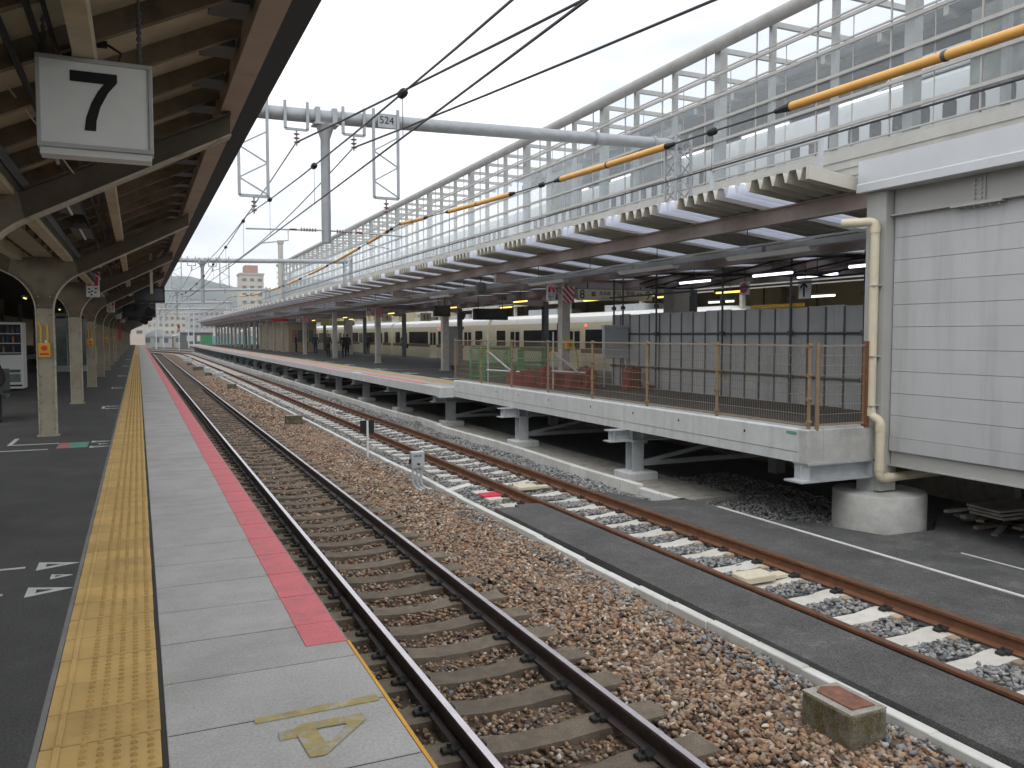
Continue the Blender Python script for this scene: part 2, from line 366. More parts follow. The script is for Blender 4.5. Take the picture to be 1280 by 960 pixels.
# red edge paint on each slab
b = MB(); b.box(.705, .903, 0, .4905, -.003, .0032); rsrc = b.build('red_paint', 'red_paint', plat)
first = True
yred = 3.98
k0 = int((yred-Y0)/.5)+1
b = MB().box(.705, .903, yred, Y0+k0*.5-.006, -.003, .0032); b.build('red_paint', 'red_paint', plat)
rsrc.location = (0, Y0+k0*.5, 0)
for i in range(k0+1, nsl): inst(rsrc, plat, 0, (i-k0)*.5, 0)
MB().box(.705, .903, Y0+nsl*.5, P1END, -.003, .0035).build('red_paint', 'red_paint', plat)
# tactile tiles: guide bar on the inner side and five columns of studs
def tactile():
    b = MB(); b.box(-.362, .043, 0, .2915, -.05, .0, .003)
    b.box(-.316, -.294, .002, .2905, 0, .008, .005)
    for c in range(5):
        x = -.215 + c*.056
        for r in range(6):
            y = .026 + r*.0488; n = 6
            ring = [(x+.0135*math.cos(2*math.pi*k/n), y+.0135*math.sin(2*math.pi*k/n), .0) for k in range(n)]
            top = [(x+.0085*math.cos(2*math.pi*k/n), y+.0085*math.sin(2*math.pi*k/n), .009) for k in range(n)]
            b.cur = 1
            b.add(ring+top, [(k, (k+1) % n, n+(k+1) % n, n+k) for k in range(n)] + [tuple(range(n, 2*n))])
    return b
tt = tactile().build('tactile_tile', ['tactile', 'tactile_stud_shade'], plat); tt.location = (0, -.24, 0)
NT = 230
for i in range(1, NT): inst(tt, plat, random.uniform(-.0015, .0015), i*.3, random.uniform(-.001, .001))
MB().box(-.362, .043, -.24+NT*.3, P1END, -.05, .0).build('tactile_strip', 'tactile', plat)
MB().box(-.366, .045, -40, P1END, -.08, -.0035).build('joint_bed', 'joint', plat)
# painted boarding marks
def tri(name, cx, cy, L_, W_, m, z=.0035, hole=True, flip=1):
    """hollow arrow head pointing to the track"""
    a = [(cx, cy-W_/2), (cx+L_*flip, cy), (cx, cy+W_/2)]
    if not hole: return poly(name, a, z, m, plat)
    gx = sum(p[0] for p in a)/3; gy = sum(p[1] for p in a)/3
    ii = [(gx+(x-gx)*.38, gy+(y-gy)*.38) for x, y in a]
    b = MB(); z0 = z-.003
    vs = [(x, y, z) for x, y in a] + [(x, y, z) for x, y in ii] + [(x, y, z0) for x, y in a]
    b.add(vs, [(i, (i+1) % 3, 3+(i+1) % 3, 3+i) for i in range(3)] + [(i, (i+1) % 3, 6+(i+1) % 3, 6+i) for i in range(3)])
    return b.build(name, m, plat)
def mark_set(y, colour=False):
    tri('arrow_mark', -.63, y+.3, .24, .2, 'white_mark'); tri('arrow_mark', -.63, y-.3, .24, .2, 'white_mark'); tri('arrow_mark', -.53, y, .12, .11, 'white_mark')
    x1 = -.67
    if colour:
        MB().box(-.88, -.66, y-.3, y+.3, -.002, .0035).build('colour_mark', 'green_mark', plat)
        MB().box(-1.03, -.882, y-.3, y+.3, -.002, .0035).build('colour_mark', 'pink_mark', plat)
        MB().box(-1.66, -1.605, y+.28, y+1.1, -.002, .0035).build('line_mark', 'white_mark', plat); x1 = -1.04
        MB().box(-1.60, x1, y+.28, y+.33, -.002, .0035).build('line_mark', 'white_mark', plat)
        MB().box(-2.6, x1-.08, y-.36, y-.31, -.002, .0035).build('line_mark', 'white_mark', plat)
    else:
        MB().box(-1.9, x1-.03, y+.29, y+.32, -.002, .0035).build('line_mark', 'white_mark', plat)
        MB().box(-1.9, x1-.08, y-.31, y-.28, -.002, .0035).build('line_mark', 'white_mark', plat)
mark_set(5.8); mark_set(12.75, True)
for yy in (19.2, 26.3, 34, 45, 57):
    tri('arrow_mark', -.64, yy+.3, .26, .2, 'white_mark'); tri('arrow_mark', -.64, yy-.3, .26, .2, 'white_mark')
    MB().box(-.72, -.66, yy-.3, yy+.3, -.002, .0034).build('line_mark', 'white_mark', plat)
# worn yellow mark near the edge (bar + broken hollow triangle)
poly('worn_bar_mark', [(0.378, 3.249), (0.873, 3.259), (0.873, 3.319), (0.378, 3.294)], .0034, 'old_yellow', plat)
b = MB()
o_ = [(0.503, 3.144), (0.523, 2.904), (0.578, 2.899), (0.778, 3.114), (0.778, 3.169), (0.538, 3.174)]
i_ = [(0.583, 3.109), (0.596, 2.994), (0.618, 2.994), (0.698, 3.099), (0.698, 3.109), (0.598, 3.112)]
b.add([(x, y, .0034) for x, y in o_] + [(x, y, .0034) for x, y in i_], [(k, (k+1) % 6, 6+(k+1) % 6, 6+k) for k in range(6)])
b.build('worn_triangle_mark', 'old_yellow', plat)
poly('worn_patch_mark', [(0.443, 3.074), (0.506, 3.074), (0.508, 3.144), (0.448, 3.139)], .0033, 'old_yellow', plat)

# ---------------- rails, sleepers, ballast
def rail_profile(xc, zt):
    h, w_, f_ = .153, .0325, .0635
    p = [(-f_, 0), (f_, 0), (f_, .011), (.012, .030), (.009, .045), (.009, .105), (w_, .118), (w_, .143), (.024, .153), (-.024, .153), (-w_, .143), (-w_, .118), (-.009, .105), (-.009, .045), (-.012, .030), (-f_, .011)]
    return [(xc+a, zt-h+c) for a, c in p]
def rail(name, xc, zt, mats, parent):
    b = MB(); prof = rail_profile(xc, zt); n = len(prof)
    ys = [-4] + [2*i for i in range(0, 61)] + list(range(124, 190, 2))
    vs = [(x+xo(y), y, z) for y in ys for x, z in prof]
    b.v = vs
    for i in range(len(ys)-1):
        for k in range(n):
            b.f.append((i*n+k, i*n+(k+1) % n, (i+1)*n+(k+1) % n, (i+1)*n+k)); b.m.append(1 if k == 8 else 0)
    return b.build(name, mats, parent)
def sleeper_mesh(zt, half=1.0):
    """prestressed sleeper: raised rail seats, thinner waisted middle"""
    st = [(-half, .0, .13), (-.78, .0, .135), (-.40, -.004, .13), (-.18, -.030, .118), (.18, -.030, .118), (.40, -.004, .13), (.78, .0, .135), (half, .0, .13)]
    vs = []; fs = []
    for x, dz, hw in st:
        vs += [(x, -hw-.02, zt-.20), (x, -hw, zt+dz), (x, hw, zt+dz), (x, hw+.02, zt-.20)]
    for i in range(len(st)-1):
        a = i*4
        fs += [(a, a+1, a+5, a+4), (a+1, a+2, a+6, a+5), (a+2, a+3, a+7, a+6), (a+3, a, a+4, a+7)]
    e = (len(st)-1)*4
    fs += [(0, 3, 2, 1), (e, e+1, e+2, e+3)]
    b = MB(); b.add(vs, fs); return b
def track(name, label, xc, y0, sp, n, smat, rmat, rtop, pad):
    t = thing(name, label, 'track', (xc, 0, -1.3))
    for s in (-1, 1): rail('rail', xc+s*.566, -1.10, [rmat, rtop], t)
    s0 = sleeper_mesh(0).build('sleeper', smat); s0.parent = t; s0.location = (0, y0, .035)
    cs = []
    for sx in (-.566, .566):
        b = MB()
        for sg in (-1, 1):
            b.box(sx+sg*.055-.045, sx+sg*.055+.045, -.055, .055, .002, .036, .006)
            b.box(sx+sg*.105-.05, sx+sg*.105+.05, -.035, .035, .001, .03, .008)
            b.cyl(sx+sg*.10, 0, .02, .062, .016, 6)
        c0 = b.build('rail_clip', 'clip'); c0.parent = s0; cs.append(c0)
    p0 = None
    if pad:
        p0 = []
        for sx in (-.566, .566):
            for sg in (-1, 1):
                q = MB().box(sx+sg*.15-.05, sx+sg*.15+.05, -.23, -.145, -.06, .015, .01).build('wood_block', 'pad_wood'); q.parent = s0; p0.append(q)
    for i in range(1, n):
        y = y0+i*sp
        if pad and y > 12.4 and False: continue
        s = inst(s0, t, xo(y)+random.uniform(-.008, .008), i*sp+random.uniform(-.012, .012), 0, random.uniform(-.008, .008))
        if y < 45:
            for c0 in cs: c = c0.copy(); COL.objects.link(c); c.parent = s
            if p0 and y < 14:
                for q in p0: c = q.copy(); COL.objects.link(c); c.parent = s
    return t
T1, T2 = 2.49, 6.33
track('railway_track', 'railway track with dark polished rails on brown weathered sleepers beside the paved platform', T1, 1.5, .592, 270, 'sleeper_old', 'rail_side', 'rail_top', False)
track('railway_track', 'railway track with rusty rails on new pale concrete sleepers in grey ballast', T2, .9, .63, 262, 'sleeper_new', 'rail_rust', 'rail_rust_top', True)

def stones(name, regions, m, seed):
    """regions: (x0,x1,y0,y1,density,smin,smax,z,reject) -> one mesh of angular stones with a random value each"""
    rg = np.random.default_rng(seed)
    shapes = []
    rs = random.Random(seed)
    while len(shapes) < 14:
        bm = bmesh.new()
        for k in range(9):
            v = Vector((rs.gauss(0, 1), rs.gauss(0, 1), rs.gauss(0, 1))).normalized()*rs.uniform(.85, 1.1); bm.verts.new(v)
        bmesh.ops.convex_hull(bm, input=bm.verts); bmesh.ops.triangulate(bm, faces=bm.faces)
        bm.verts.index_update(); vv = [v for v in bm.verts if v.link_faces]; ix = {v: i for i, v in enumerate(vv)}
        if len(vv) == 9: shapes.append((np.array([v.co[:] for v in vv]), np.array([[ix[v] for v in f.verts] for f in bm.faces])))
        bm.free()
    P = []; S = []
    for (x0, x1, y0, y1, den, s0, s1, z, rej) in regions:
        n = int((x1-x0)*(y1-y0)*den)
        p = np.stack([rg.uniform(x0, x1, n), rg.uniform(y0, y1, n), np.zeros(n)], 1)
        p[:, 2] = -1.298+.046*np.clip((p[:, 0]-3.35)/1.3, 0, 1) if z == 'ramp' else z
        zz = .012*np.sin(p[:, 0]*5.1+p[:, 1]*1.7)+.010*np.sin(p[:, 1]*3.3-p[:, 0]*2.2)
        p[:, 2] += zz + rg.uniform(-.012, .008, n)
        k = np.ones(n, bool) if rej is None else ~rej(p, rg)
        p = p[k]; P.append(p); S.append(s0+(s1-s0)*rg.beta(1.6, 2.6, len(p)))
    P = np.concatenate(P); S = np.concatenate(S); n = len(P)
    sc = np.stack([S*rg.uniform(.75, 1.25, n), S*rg.uniform(.6, 1.0, n), S*rg.uniform(.45, .75, n)], 1)
    which = rg.integers(0, len(shapes), n)
    V = np.stack([q[0] for q in shapes])[which]
    V = V*sc[:, None, :]
    a = rg.uniform(0, 6.283, n); tl = rg.uniform(-.6, .6, n)
    ct, st = np.cos(tl), np.sin(tl)
    y_, z_ = V[:, :, 1]*ct[:, None]-V[:, :, 2]*st[:, None], V[:, :, 1]*st[:, None]+V[:, :, 2]*ct[:, None]
    V[:, :, 1], V[:, :, 2] = y_, z_
    ca, sa = np.cos(a), np.sin(a)
    x_, y_ = V[:, :, 0]*ca[:, None]-V[:, :, 1]*sa[:, None], V[:, :, 0]*sa[:, None]+V[:, :, 1]*ca[:, None]
    V[:, :, 0], V[:, :, 1] = x_, y_
    V += P[:, None, :]
    F = (np.stack([q[1] for q in shapes])[which]+(np.arange(n)*9)[:, None, None]).reshape(-1, 3)
    me = bpy.data.meshes.new(name); me.vertices.add(n*9); me.vertices.foreach_set('co', V.reshape(-1).astype(np.float32))
    me.loops.add(len(F)*3); me.loops.foreach_set('vertex_index', F.reshape(-1).astype(np.int32))
    me.polygons.add(len(F)); me.polygons.foreach_set('loop_start', (np.arange(len(F))*3).astype(np.int32))
    me.update(calc_edges=True)
    at = me.attributes.new('rnd', 'FLOAT', 'POINT'); at.data.foreach_set('value', np.repeat(rg.random(n), 9).astype(np.float32))
    me.materials.append(M[m]); o = bpy.data.objects.new(name, me); COL.objects.link(o); return stuff(o)
def rej_sleepers(xc, y0, sp):
    def f(p, rg):
        ph = np.abs((p[:, 1]-y0+sp/2) % sp - sp/2)
        on = (ph < .135) & (np.abs(p[:, 0]-xc) < 1.0) & (rg.random(len(p)) < .985)
        rl = (np.abs(np.abs(p[:, 0]-xc)-.566) < .085)
        return on | rl
    return f
r1 = rej_sleepers(T1, 1.5, .592); r2 = rej_sleepers(T2, .9, .63)
o = stones('ballast', [(.92, 3.35, 1.8, 12, 600, .020, .046, -1.315, r1), (3.35, 4.77, 1.8, 12, 900, .024, .056, 'ramp', r1), (.92, 3.35, 12, 26, 300, .034, .06, -1.315, r1),
            (3.35, 4.77, 12, 26, 440, .036, .066, 'ramp', r1), (3.3, 4.76, 26, 60, 120, .05, .09, 'ramp', r1), (.95, 3.3, 26, 45, 100, .04, .07, -1.32, r1)], 'ballast_brown', 5)
o['label'] = 'loose brown ballast stones around the dark railed track'
o = stones('ballast', [(5.80, 6.86, 3, 13, 760, .024, .050, -1.285, r2), (4.9, 8.0, 11.8, 26, 360, .032, .058, -1.288, r2), (4.9, 8.0, 26, 60, 110, .05, .09, -1.300, r2),
            (4.45, 4.77, 2.5, 20, 170, .024, .05, -1.235, None), (8.1, 10.9, 9.0, 13.5, 420, .026, .05, -1.30, None), (4.7, 4.78, 3, 5.5, 500, .02, .045, -1.23, None)], 'ballast_grey', 6)
o['label'] = 'loose grey ballast stones around the rusty railed track'

# ---------------- kerb line, crossings, walkway
kb = thing('concrete_kerb', 'low pale concrete kerb line running between the two tracks', 'kerb', (4.84, 0, -1.4))
yk = 2.0
for i in range(150):
    ln = .6 if yk < 70 else 1.6
    wob = .025*math.sin(yk*.55)+.02*math.sin(yk*1.3+1) if yk < 16 else .01*math.sin(yk*.3)
    rz = .02*math.cos(yk*.55)*.5
    b = MB(); b.box(4.785+wob, 4.885+wob, yk, yk+ln-.006, -1.42, -1.175+random.uniform(-.006, .004), .008)
    b.build('kerb_stone', 'kerb', kb); yk += ln
    if yk > 140: break
def blob(name, pts, z, m, lip=.06, thick=.18):
    b = MB(); n = len(pts); cx = sum(p[0] for p in pts)/n; cy = sum(p[1] for p in pts)/n
    vs = [(x, y, z) for x, y in pts] + [(x+(x-cx)/max(.01, math.hypot(x-cx, y-cy))*lip, y+(y-cy)/max(.01, math.hypot(x-cx, y-cy))*lip, z-thick) for x, y in pts]
    b.add(vs, [tuple(range(n))] + [(i, (i+1) % n, n+(i+1) % n, n+i) for i in range(n)]); return struct(b.build(name, m))
def rag(x0, x1, y, n=7, a=.05): return [(x0+(x1-x0)*i/n, y+random.uniform(-a, a)) for i in range(n+1)]
blob('asphalt_path', [(4.90, -3)] + [(5.70, -3)] + [(5.70, 11.55)] + rag(5.66, 5.3, 11.65, 4) + rag(5.3, 4.91, 11.5, 4), -1.135, 'asphalt_new', .01)
blob('asphalt_path', [(7.02, -3), (8.13, -3), (8.14, 10.6)] + rag(8.1, 7.5, 11.1, 4, .08) + [(7.25, 12.0), (7.02, 12.1)], -1.16, 'asphalt_new', .01)
blob('asphalt_path', [(8.2, -3), (13, -3), (13, 8.0), (10.9, 8.6), (10.1, 8.0), (9.2, 8.05), (8.8, 9.2), (8.2, 9.6)], -1.215, 'asphalt_patch', .12)
struct(poly('line_mark', [(8.14, -3), (8.19, -3), (8.19, 10.3), (8.14, 10.3)], -1.15, 'kerb', None, .08))
kr = thing('concrete_kerb', 'raised pale concrete kerb in front of the steel platform posts', 'kerb', (8.0, 11, -1.4))
yk = 11.0
for i in range(120):
    ln = .6 if yk < 40 else 2.0
    wob = .05*math.sin(yk*.8) if yk < 30 else 0
    if 22.6 < yk < 25: wob += .1
    zt = -1.10 if yk > 12 else -1.16
    b = MB(); b.box(7.93+wob, 8.05+wob, yk, yk+ln-.007, -1.42, zt, .012); b.build('kerb_stone', 'kerb', kr); yk += ln
    if yk > 145: break
sheet('concrete_walkway', 8.06, 9.3, 11.2, 150, -1.225, 'concrete_old', .2)
# ================================================================== left canopy (Y shaped riveted columns, rafters, cream boarding)
XC = -1.25
can = thing('platform_canopy', 'old timber and riveted steel canopy with Y shaped columns over the paved platform', 'canopy', (XC, 14.1, 0))
def zb(x): return 2.51+.48*(abs(x-XC)+XC+.708)                # underside of the arm at distance from the column line
def column(y):
    b = MB()
    # web plate in the cross plane: column shaft, haunch arcs and both arms
    prof = []
    hw = .112
    right = [(XC+hw, 0), (XC+hw, 1.85)]
    for k in range(1, 9):
        a = k/8*R(64); rr = .62
        right.append((XC+hw+rr*(1-math.cos(a)), 1.85+rr*math.sin(a)))
    right.append((XC+2.02, zb(XC+2.02)))
    end = right[-1]; hi = right[-2]
    shaft = [(XC-hw, 0)] + [(XC+hw, 0)] + right[1:-1]
    shaft += [(hi[0]-.05, zb(hi[0]-.05)+.19), (XC+.10, zb(XC+.10)+.36)]
    prof = shaft[1:] + [(2*XC-x, z) for x, z in shaft[1:]][::-1]
    up_ = [(x, z) for x, z in shaft[1:] if z >= 1.85]
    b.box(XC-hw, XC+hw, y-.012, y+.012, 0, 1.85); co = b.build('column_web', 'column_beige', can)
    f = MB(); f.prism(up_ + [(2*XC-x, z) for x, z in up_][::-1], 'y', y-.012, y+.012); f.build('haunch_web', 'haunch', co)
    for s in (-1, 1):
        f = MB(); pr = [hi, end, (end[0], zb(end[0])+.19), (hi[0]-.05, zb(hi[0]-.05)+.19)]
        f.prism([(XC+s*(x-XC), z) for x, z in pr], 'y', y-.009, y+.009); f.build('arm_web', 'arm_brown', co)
    # flanges that follow the outline
    for s in (-1, 1):
        f = MB(); f.cur = 0
        for (x0, z0), (x1, z1) in zip(right[:-1], right[1:]):
            p = (XC+s*(x0-XC), y, z0); q = (XC+s*(x1-XC), y, z1); f.bar(p, q, .17, .016, up=(0, 0, 1) if abs(x1-x0) > abs(z1-z0) else (1, 0, 0))
        fo = f.build('flange', 'column_edge', co)
        t = MB(); t.bar((XC+s*(hi[0]-XC), y, zb(hi[0])+.182), (XC+s*2.02, y, zb(XC+2.02)+.182), .16, .016); t.build('arm_flange', 'arm_brown', co)
    # laced face plates and rivets
    f = MB()
    f.box(XC-.102, XC+.102, y-.075, y-.06, .0, 1.9); f.build('face_plate', 'column_beige', co)
    f = MB(); f.box(XC-.15, XC+.15, y-.11, y+.11, 0, .02); f.build('base_plate', 'column_beige', co)
    f = MB()
    for s in (-1, 1):
        for k in range(16): f.tube([(XC+s*.078, y-.075, .12+k*.13), (XC+s*.078, y-.088, .12+k*.13)], [.014, .008], 6)
        for k in range(16): f.tube([(XC+s*(hw+.007), y-.05, .12+k*.13), (XC+s*(hw+.02), y-.05, .12+k*.13)], [.013, .008], 5)
    f.build('rivets', 'column_beige', co)
    return co
c0 = column(14.1)
for k in range(-7, 21):
    if k == 0: continue
    c = c0.copy(); COL.objects.link(c); c.parent = can; c.location = (0, k*6.47, 0)
    for g in c0.children:
        if k > 6 and g.name.startswith('rivets'): continue
        d = g.copy(); COL.objects.link(d); d.parent = c
YA, YB = -38.0, 146.0
def zr(x): return zb(x)+.20+.165                              # underside of rafters
for s in (-1, 1):
    def sx(x): return XC+s*(x-XC)
    nm = [('eave_beam', .69, .85, .17, 'wood_eave'), ('purlin', -.27, -.17, .15, 'ceiling_cream'), ('purlin', -.98, -.86, .15, 'ceiling_cream')]
    for name, x0, x1, h, m in nm:
        z0 = zb((x0+x1)/2)+.195
        bb = MB(); a, c = sorted((sx(x0), sx(x1)))
        bb.box(a, c, YA, YB, z0, z0+h); bb.build(name, m, can)
    # boarding and outer roof skin
    bb = MB(); x0, x1 = -1.2, 1.2
    bb.add([(sx(x0), YA, zr(x0)+.125), (sx(x1), YA, zr(x1)+.125), (sx(x1), YB, zr(x1)+.125), (sx(x0), YB, zr(x0)+.125),
            (sx(x0), YA, zr(x0)+.15), (sx(x1), YA, zr(x1)+.15), (sx(x1), YB, zr(x1)+.15), (sx(x0), YB, zr(x0)+.15)],
           [(0, 3, 2, 1), (4, 5, 6, 7), (0, 1, 5, 4), (1, 2, 6, 5), (2, 3, 7, 6), (3, 0, 4, 7)])
    bb.build('roof_boarding', 'ceiling_cream', can)
    bb = MB(); bb.bar((sx(.89), YA, zr(.98)+.05), (sx(.89), YB, zr(.98)+.05), .05, .1); bb.build('gutter_board', 'wood_brown', can)
    bb = MB()
    bb.add([(sx(.88), YA, zr(.84)+.02), (sx(1.23), YA, zr(1.1)+.10), (sx(1.23), YB, zr(1.1)+.10), (sx(.88), YB, zr(.84)+.02),
            (sx(.88), YA, zr(.84)+.10), (sx(1.23), YA, zr(1.1)+.20), (sx(1.23), YB, zr(1.1)+.20), (sx(.88), YB, zr(.84)+.10)],
           [(0, 3, 2, 1), (4, 5, 6, 7), (0, 1, 5, 4), (1, 2, 6, 5), (2, 3, 7, 6), (3, 0, 4, 7)])
    bb.build('eave_board', 'roof_dark', can)
    # rafters
    bb = MB(); bb.bar((sx(-1.15), 0, zr(-1.15)+.06), (sx(.88), 0, zr(.88)+.06), .055, .12)
    r0 = bb.build('rafter', 'wood_brown', can); r0.location = (r0.location[0], r0.location[1]+2.0, 0)
    for i in range(0, 120 if s > 0 else 60):
        if i != 7: inst(r0, can, 0, (i-7)*.806, 0)
    bb = MB(); bb.bar((sx(-1.15), 0, zr(-1.15)+.112), (sx(.86), 0, zr(.86)+.112), .03, .022)
    r1_ = bb.build('batten', 'ceiling_cream', can); r1_.location = (r1_.location[0], 2.3, 0)
    for i in range(0, 70 if s > 0 else 30):
        if i != 7: inst(r1_, can, 0, (i-7)*.806, 0)
    bb = MB().box(min(sx(.66), sx(.44)), max(sx(.66), sx(.44)), .035, .30, zr(.55)-.01, zr(.55)+.12)
    k_ = bb.build('blocking', 'steel_dark', can); k_.location = (k_.location[0], 2.0, 0)
    for i in range(0, 40):
        if i != 7: inst(k_, can, 0, (i-7)*.806, 0)
# valley gutter trough, cable trays and pipes along the column line
MB().box(XC-.13, XC+.13, YA, YB, zb(XC+.1)+.37, zb(XC+.1)+.55).build('valley_gutter', 'column_beige', can)
for x, z, r_ in ((-.42, 2.98, .016), (-.36, 3.02, .012), (-.55, 2.94, .02)):
    MB().tube([(x, YA, z), (x, YB, z)], r_, 6).build('conduit', 'black', can)
b = MB(); b.box(-.98, -.80, YA, 70, 2.66, 2.70); b.box(-.985, -.97, YA, 70, 2.66, 2.76); b.box(-.81, -.795, YA, 70, 2.66, 2.76); b.build('cable_tray', 'steel_dark', can)

# hung things under the canopy
def box_sign(name, label, cat, x0, x1, y, z0, z1, th=.12, group=None):
    t = thing(name, label, cat, ((x0+x1)/2, y, z0), group); return t
sg = thing('platform_number_sign', 'hanging white light box sign with a black 7 under the timber canopy', 'sign', (-.235, 4.95, 2.5))
x0, x1, y0, y1, z0, z1 = -.445, .103, 4.90, 5.03, 2.47, 2.935
b = MB(); f = .022
b.box(x0, x1, y0, y1, z0, z0+f); b.box(x0, x1, y0, y1, z1-f, z1); b.box(x0, x0+f, y0, y1, z0+f, z1-f); b.box(x1-f, x1, y0, y1, z0+f, z1-f)
b.build('frame', 'frame_steel', sg, .003)
MB().box(x0+f, x1-f, y0+.012, y1-.012, z0+f, z1-f).build('face', 'sign_face', sg)
MB().box(x0+.01, x1-.01, y0+.02, y1+.02, z0-.035, z0-.001).build('lower_cover', 'panel_white', sg)
def seven(cx, cz, w_, h_, y):
    outer = [(-.5, .5), (.5, .5), (.5, .36)]
    c1 = [(.5, .36), (.30, .17), (.13, -.08), (.04, -.32), (.02, -.5)]
    c2 = [(-.22, -.5), (-.18, -.28), (-.06, -.02), (.08, .18), (.21, .315)]
    pr = [(-.5, .5), (.5, .5)] + c1 + c2 + [(-.5, .315)]
    b = MB(); pts = [(cx+a*w_, cz+c*h_) for a, c in pr]
    n = len(pts); b.v = [(x, y, z) for x, z in pts]
    # strip between the two curves plus the bar
    i = {p: k for k, p in enumerate(pr)}
    b.f = [(0, 1, 2, 11, 12)] + [(2+k, 3+k, 10-k, 11-k) for k in range(4)]; b.m = [0]*5
    return b
seven(-.178, 2.718, .222, .302, y0+.009).build('numeral', 'ink', sg)
for hx in (x0+.04, x1-.06):
    b = MB(); b.tube([(hx, 4.96, z1-.005), (hx, 4.96, zr(hx)+.14)], .007, 6)
    for k in range(9): b.tube([(hx, 4.96, z1+k*.035), (hx, 4.96, z1+k*.035+.018)], .013, 6)
    b.build('chain', 'steel_dark', sg)
# dark box beam and post that holds lights by the sign
t = thing('hanging_pole', 'dark hanging steel pole and cross pipe above the number 7 sign', 'pole', (-.28, 5.4, 3.0))
MB().bar((-.33, 5.4, 3.0), (-.33, 5.4, 3.45), .05, .05).build('pole', 'black', t)
MB().tube([(-1.6, 5.4, 3.13), (-.12, 5.4, 3.17)], .022, 8).build('cross_pipe', 'black', t)
MB().tube([(-.12, 5.4, 3.17), (-.05, 5.4, 3.13), (-.07, 5.4, 3.06), (-.15, 5.4, 3.07), (-.24, 5.4, 3.10)], .008, 6).build('cable_loop', 'black', t)
t = thing('stay_rod', 'thin pale diagonal stay rod under the timber canopy', 'rod', (-.5, 6, 2.6))
MB().tube([(-.60, 5.6, 3.3), (-.52, 7.2, 2.80)], .014, 6).build('rod', 'column_edge', t)
MB().tube([(-.9, 4.6, 3.2), (-.42, 7.3, 2.75)], .006, 6).build('brace_wire', 'column_edge', t)

def sos_sign(x, y, z, label, rod_top, face='y'):
    t = thing('emergency_sign', label, 'sign', (x, y, z), 'emergency stop signs')
    MB().box(x-.13, x+.13, y-.05, y+.05, z-.23, z+.23).build('panel', 'panel_white', t, .006)
    MB().box(x-.105, x+.105, y-.056, y-.049, z+.01, z+.20).build('red_face', 'red_sign', t)
    b = MB(); b.box(x-.03, x+.03, y-.060, y-.055, z+.025, z+.07); b.box(x-.03, x-.013, y-.060, y-.055, z+.07, z+.115); b.box(x-.007, x+.008, y-.060, y-.055, z+.07, z+.095); b.box(x+.012, x+.028, y-.060, y-.055, z+.07, z+.09)
    b.build('hand_symbol', 'panel_white', t)
    text('lettering', 'SOS', .085, 'panel_white', t, face_my(x, y-.058, z+.155))
    b = MB()
    for dx, dz in ((-.07, -.06), (.06, -.05), (-.02, -.11), (.05, -.13), (-.07, -.13)): b.box(x+dx-.02, x+dx+.02, y-.055, y-.05, z+dz-.015, z+dz+.015)
    b.box(x-.05, x-.01, y-.055, y-.05, z-.2, z-.165); b.build('small_print', 'ink', t)
    MB().tube([(x, y, z+.23), (x, y, rod_top)], .012, 6).build('hanger_rod', 'column_edge', t)
    return t
s0 = sos_sign(-.86, 20.1, 2.56, 'red and white emergency button sign hung beyond the first riveted column', 3.2)
for k, yy in enumerate((33.0, 46.0, 59.0)):
    dup(s0, (-.86, yy, 2.56), 'red and white emergency button sign hung farther along the timber canopy')
def striped(name, label, x0, x1, y, z0, z1, parent=None, grp=None):
    t = thing(name, label, 'board', ((x0+x1)/2, y, z0), grp)
    MB().box(x0, x1, y-.01, y+.01, z0, z1).build('board', 'panel_white', t)
    W = x1-x0; H = z1-z0; n = 5; b = MB(); p = (W+H)/n
    for k in range(n):
        # diagonal band clipped to the board
        a0 = k*p; a1 = a0+p*.5; pts = []
        def edge(a):
            e1 = (min(a, W), max(0, a-W)); e2 = (max(0, a-H), min(a, H)); return e1, e2
        (p1, p2), (q1, q2) = edge(a0), edge(a1)
        ring = [p1, q1, q2, p2]
        if a0 < W < a1: ring.insert(1, (W, 0))
        if a0 < H < a1: ring.insert(len(ring)-1, (0, H))
        ring2 = [r for i, r in enumerate(ring) if i == 0 or (abs(r[0]-ring[i-1][0])+abs(r[1]-ring[i-1][1])) > 1e-5]
        if len(ring2) > 2: b.prism([(x0+u, z0+v) for u, v in ring2], 'y', y-.0135, y-.0105)
    b.build('red_stripes', 'red_sign', t); return t
striped('hazard_board', 'red and white striped warning board fixed high on the second timber canopy arm', -1.0, -.72, 20.45, 2.72, 2.98, grp='warning boards on the timber canopy')
striped('hazard_board', 'red and white striped warning board hung beside the pale purlin of the timber canopy', -.47, -.33, 20.5, 3.0, 3.3, grp='warning boards on the timber canopy')
# fluorescent fittings, dark displays and loudspeakers along the canopy
for k, yy in enumerate((9.5, 12.0, 17.0, 24, 30, 37)):
    t = thing('ceiling_lamp', 'unlit grey trough lamp fitting under the timber canopy boards', 'lamp', (-.62, yy, 2.8), 'unlit lamps under the timber canopy')
    b = MB(); b.prism([(-.72, 2.80), (-.50, 2.80), (-.55, 2.86), (-.67, 2.86)], 'y', yy-.6, yy+.6); b.build('housing', 'steel_dark', t)
    MB().tube([(-.61, yy-.55, 2.79), (-.61, yy+.55, 2.79)], .014, 8).build('tube', 'panel_white', t)
    for d in (-.4, .4): MB().tube([(-.61, yy+d, 2.86), (-.61, yy+d, zr(-.61)+.12)], .008, 6).build('hanger', 'steel_dark', t)
def display(x0, x1, y, z0, z1, label):
    t = thing('departure_display', label, 'display', ((x0+x1)/2, y, z0), 'dark hanging displays')
    MB().box(x0, x1, y-.12, y+.12, z0, z1).build('case', 'black', t, .01)
    MB().box(x0+.05, x1-.05, y-.126, y-.119, z0+.06, z1-.06).build('screen', 'window_dark', t)
    for xx in (x0+.2, x1-.2): MB().tube([(xx, y, z1-.01), (xx, y, z1+.55)], .018, 6).build('hanger', 'steel_dark', t)
    return t
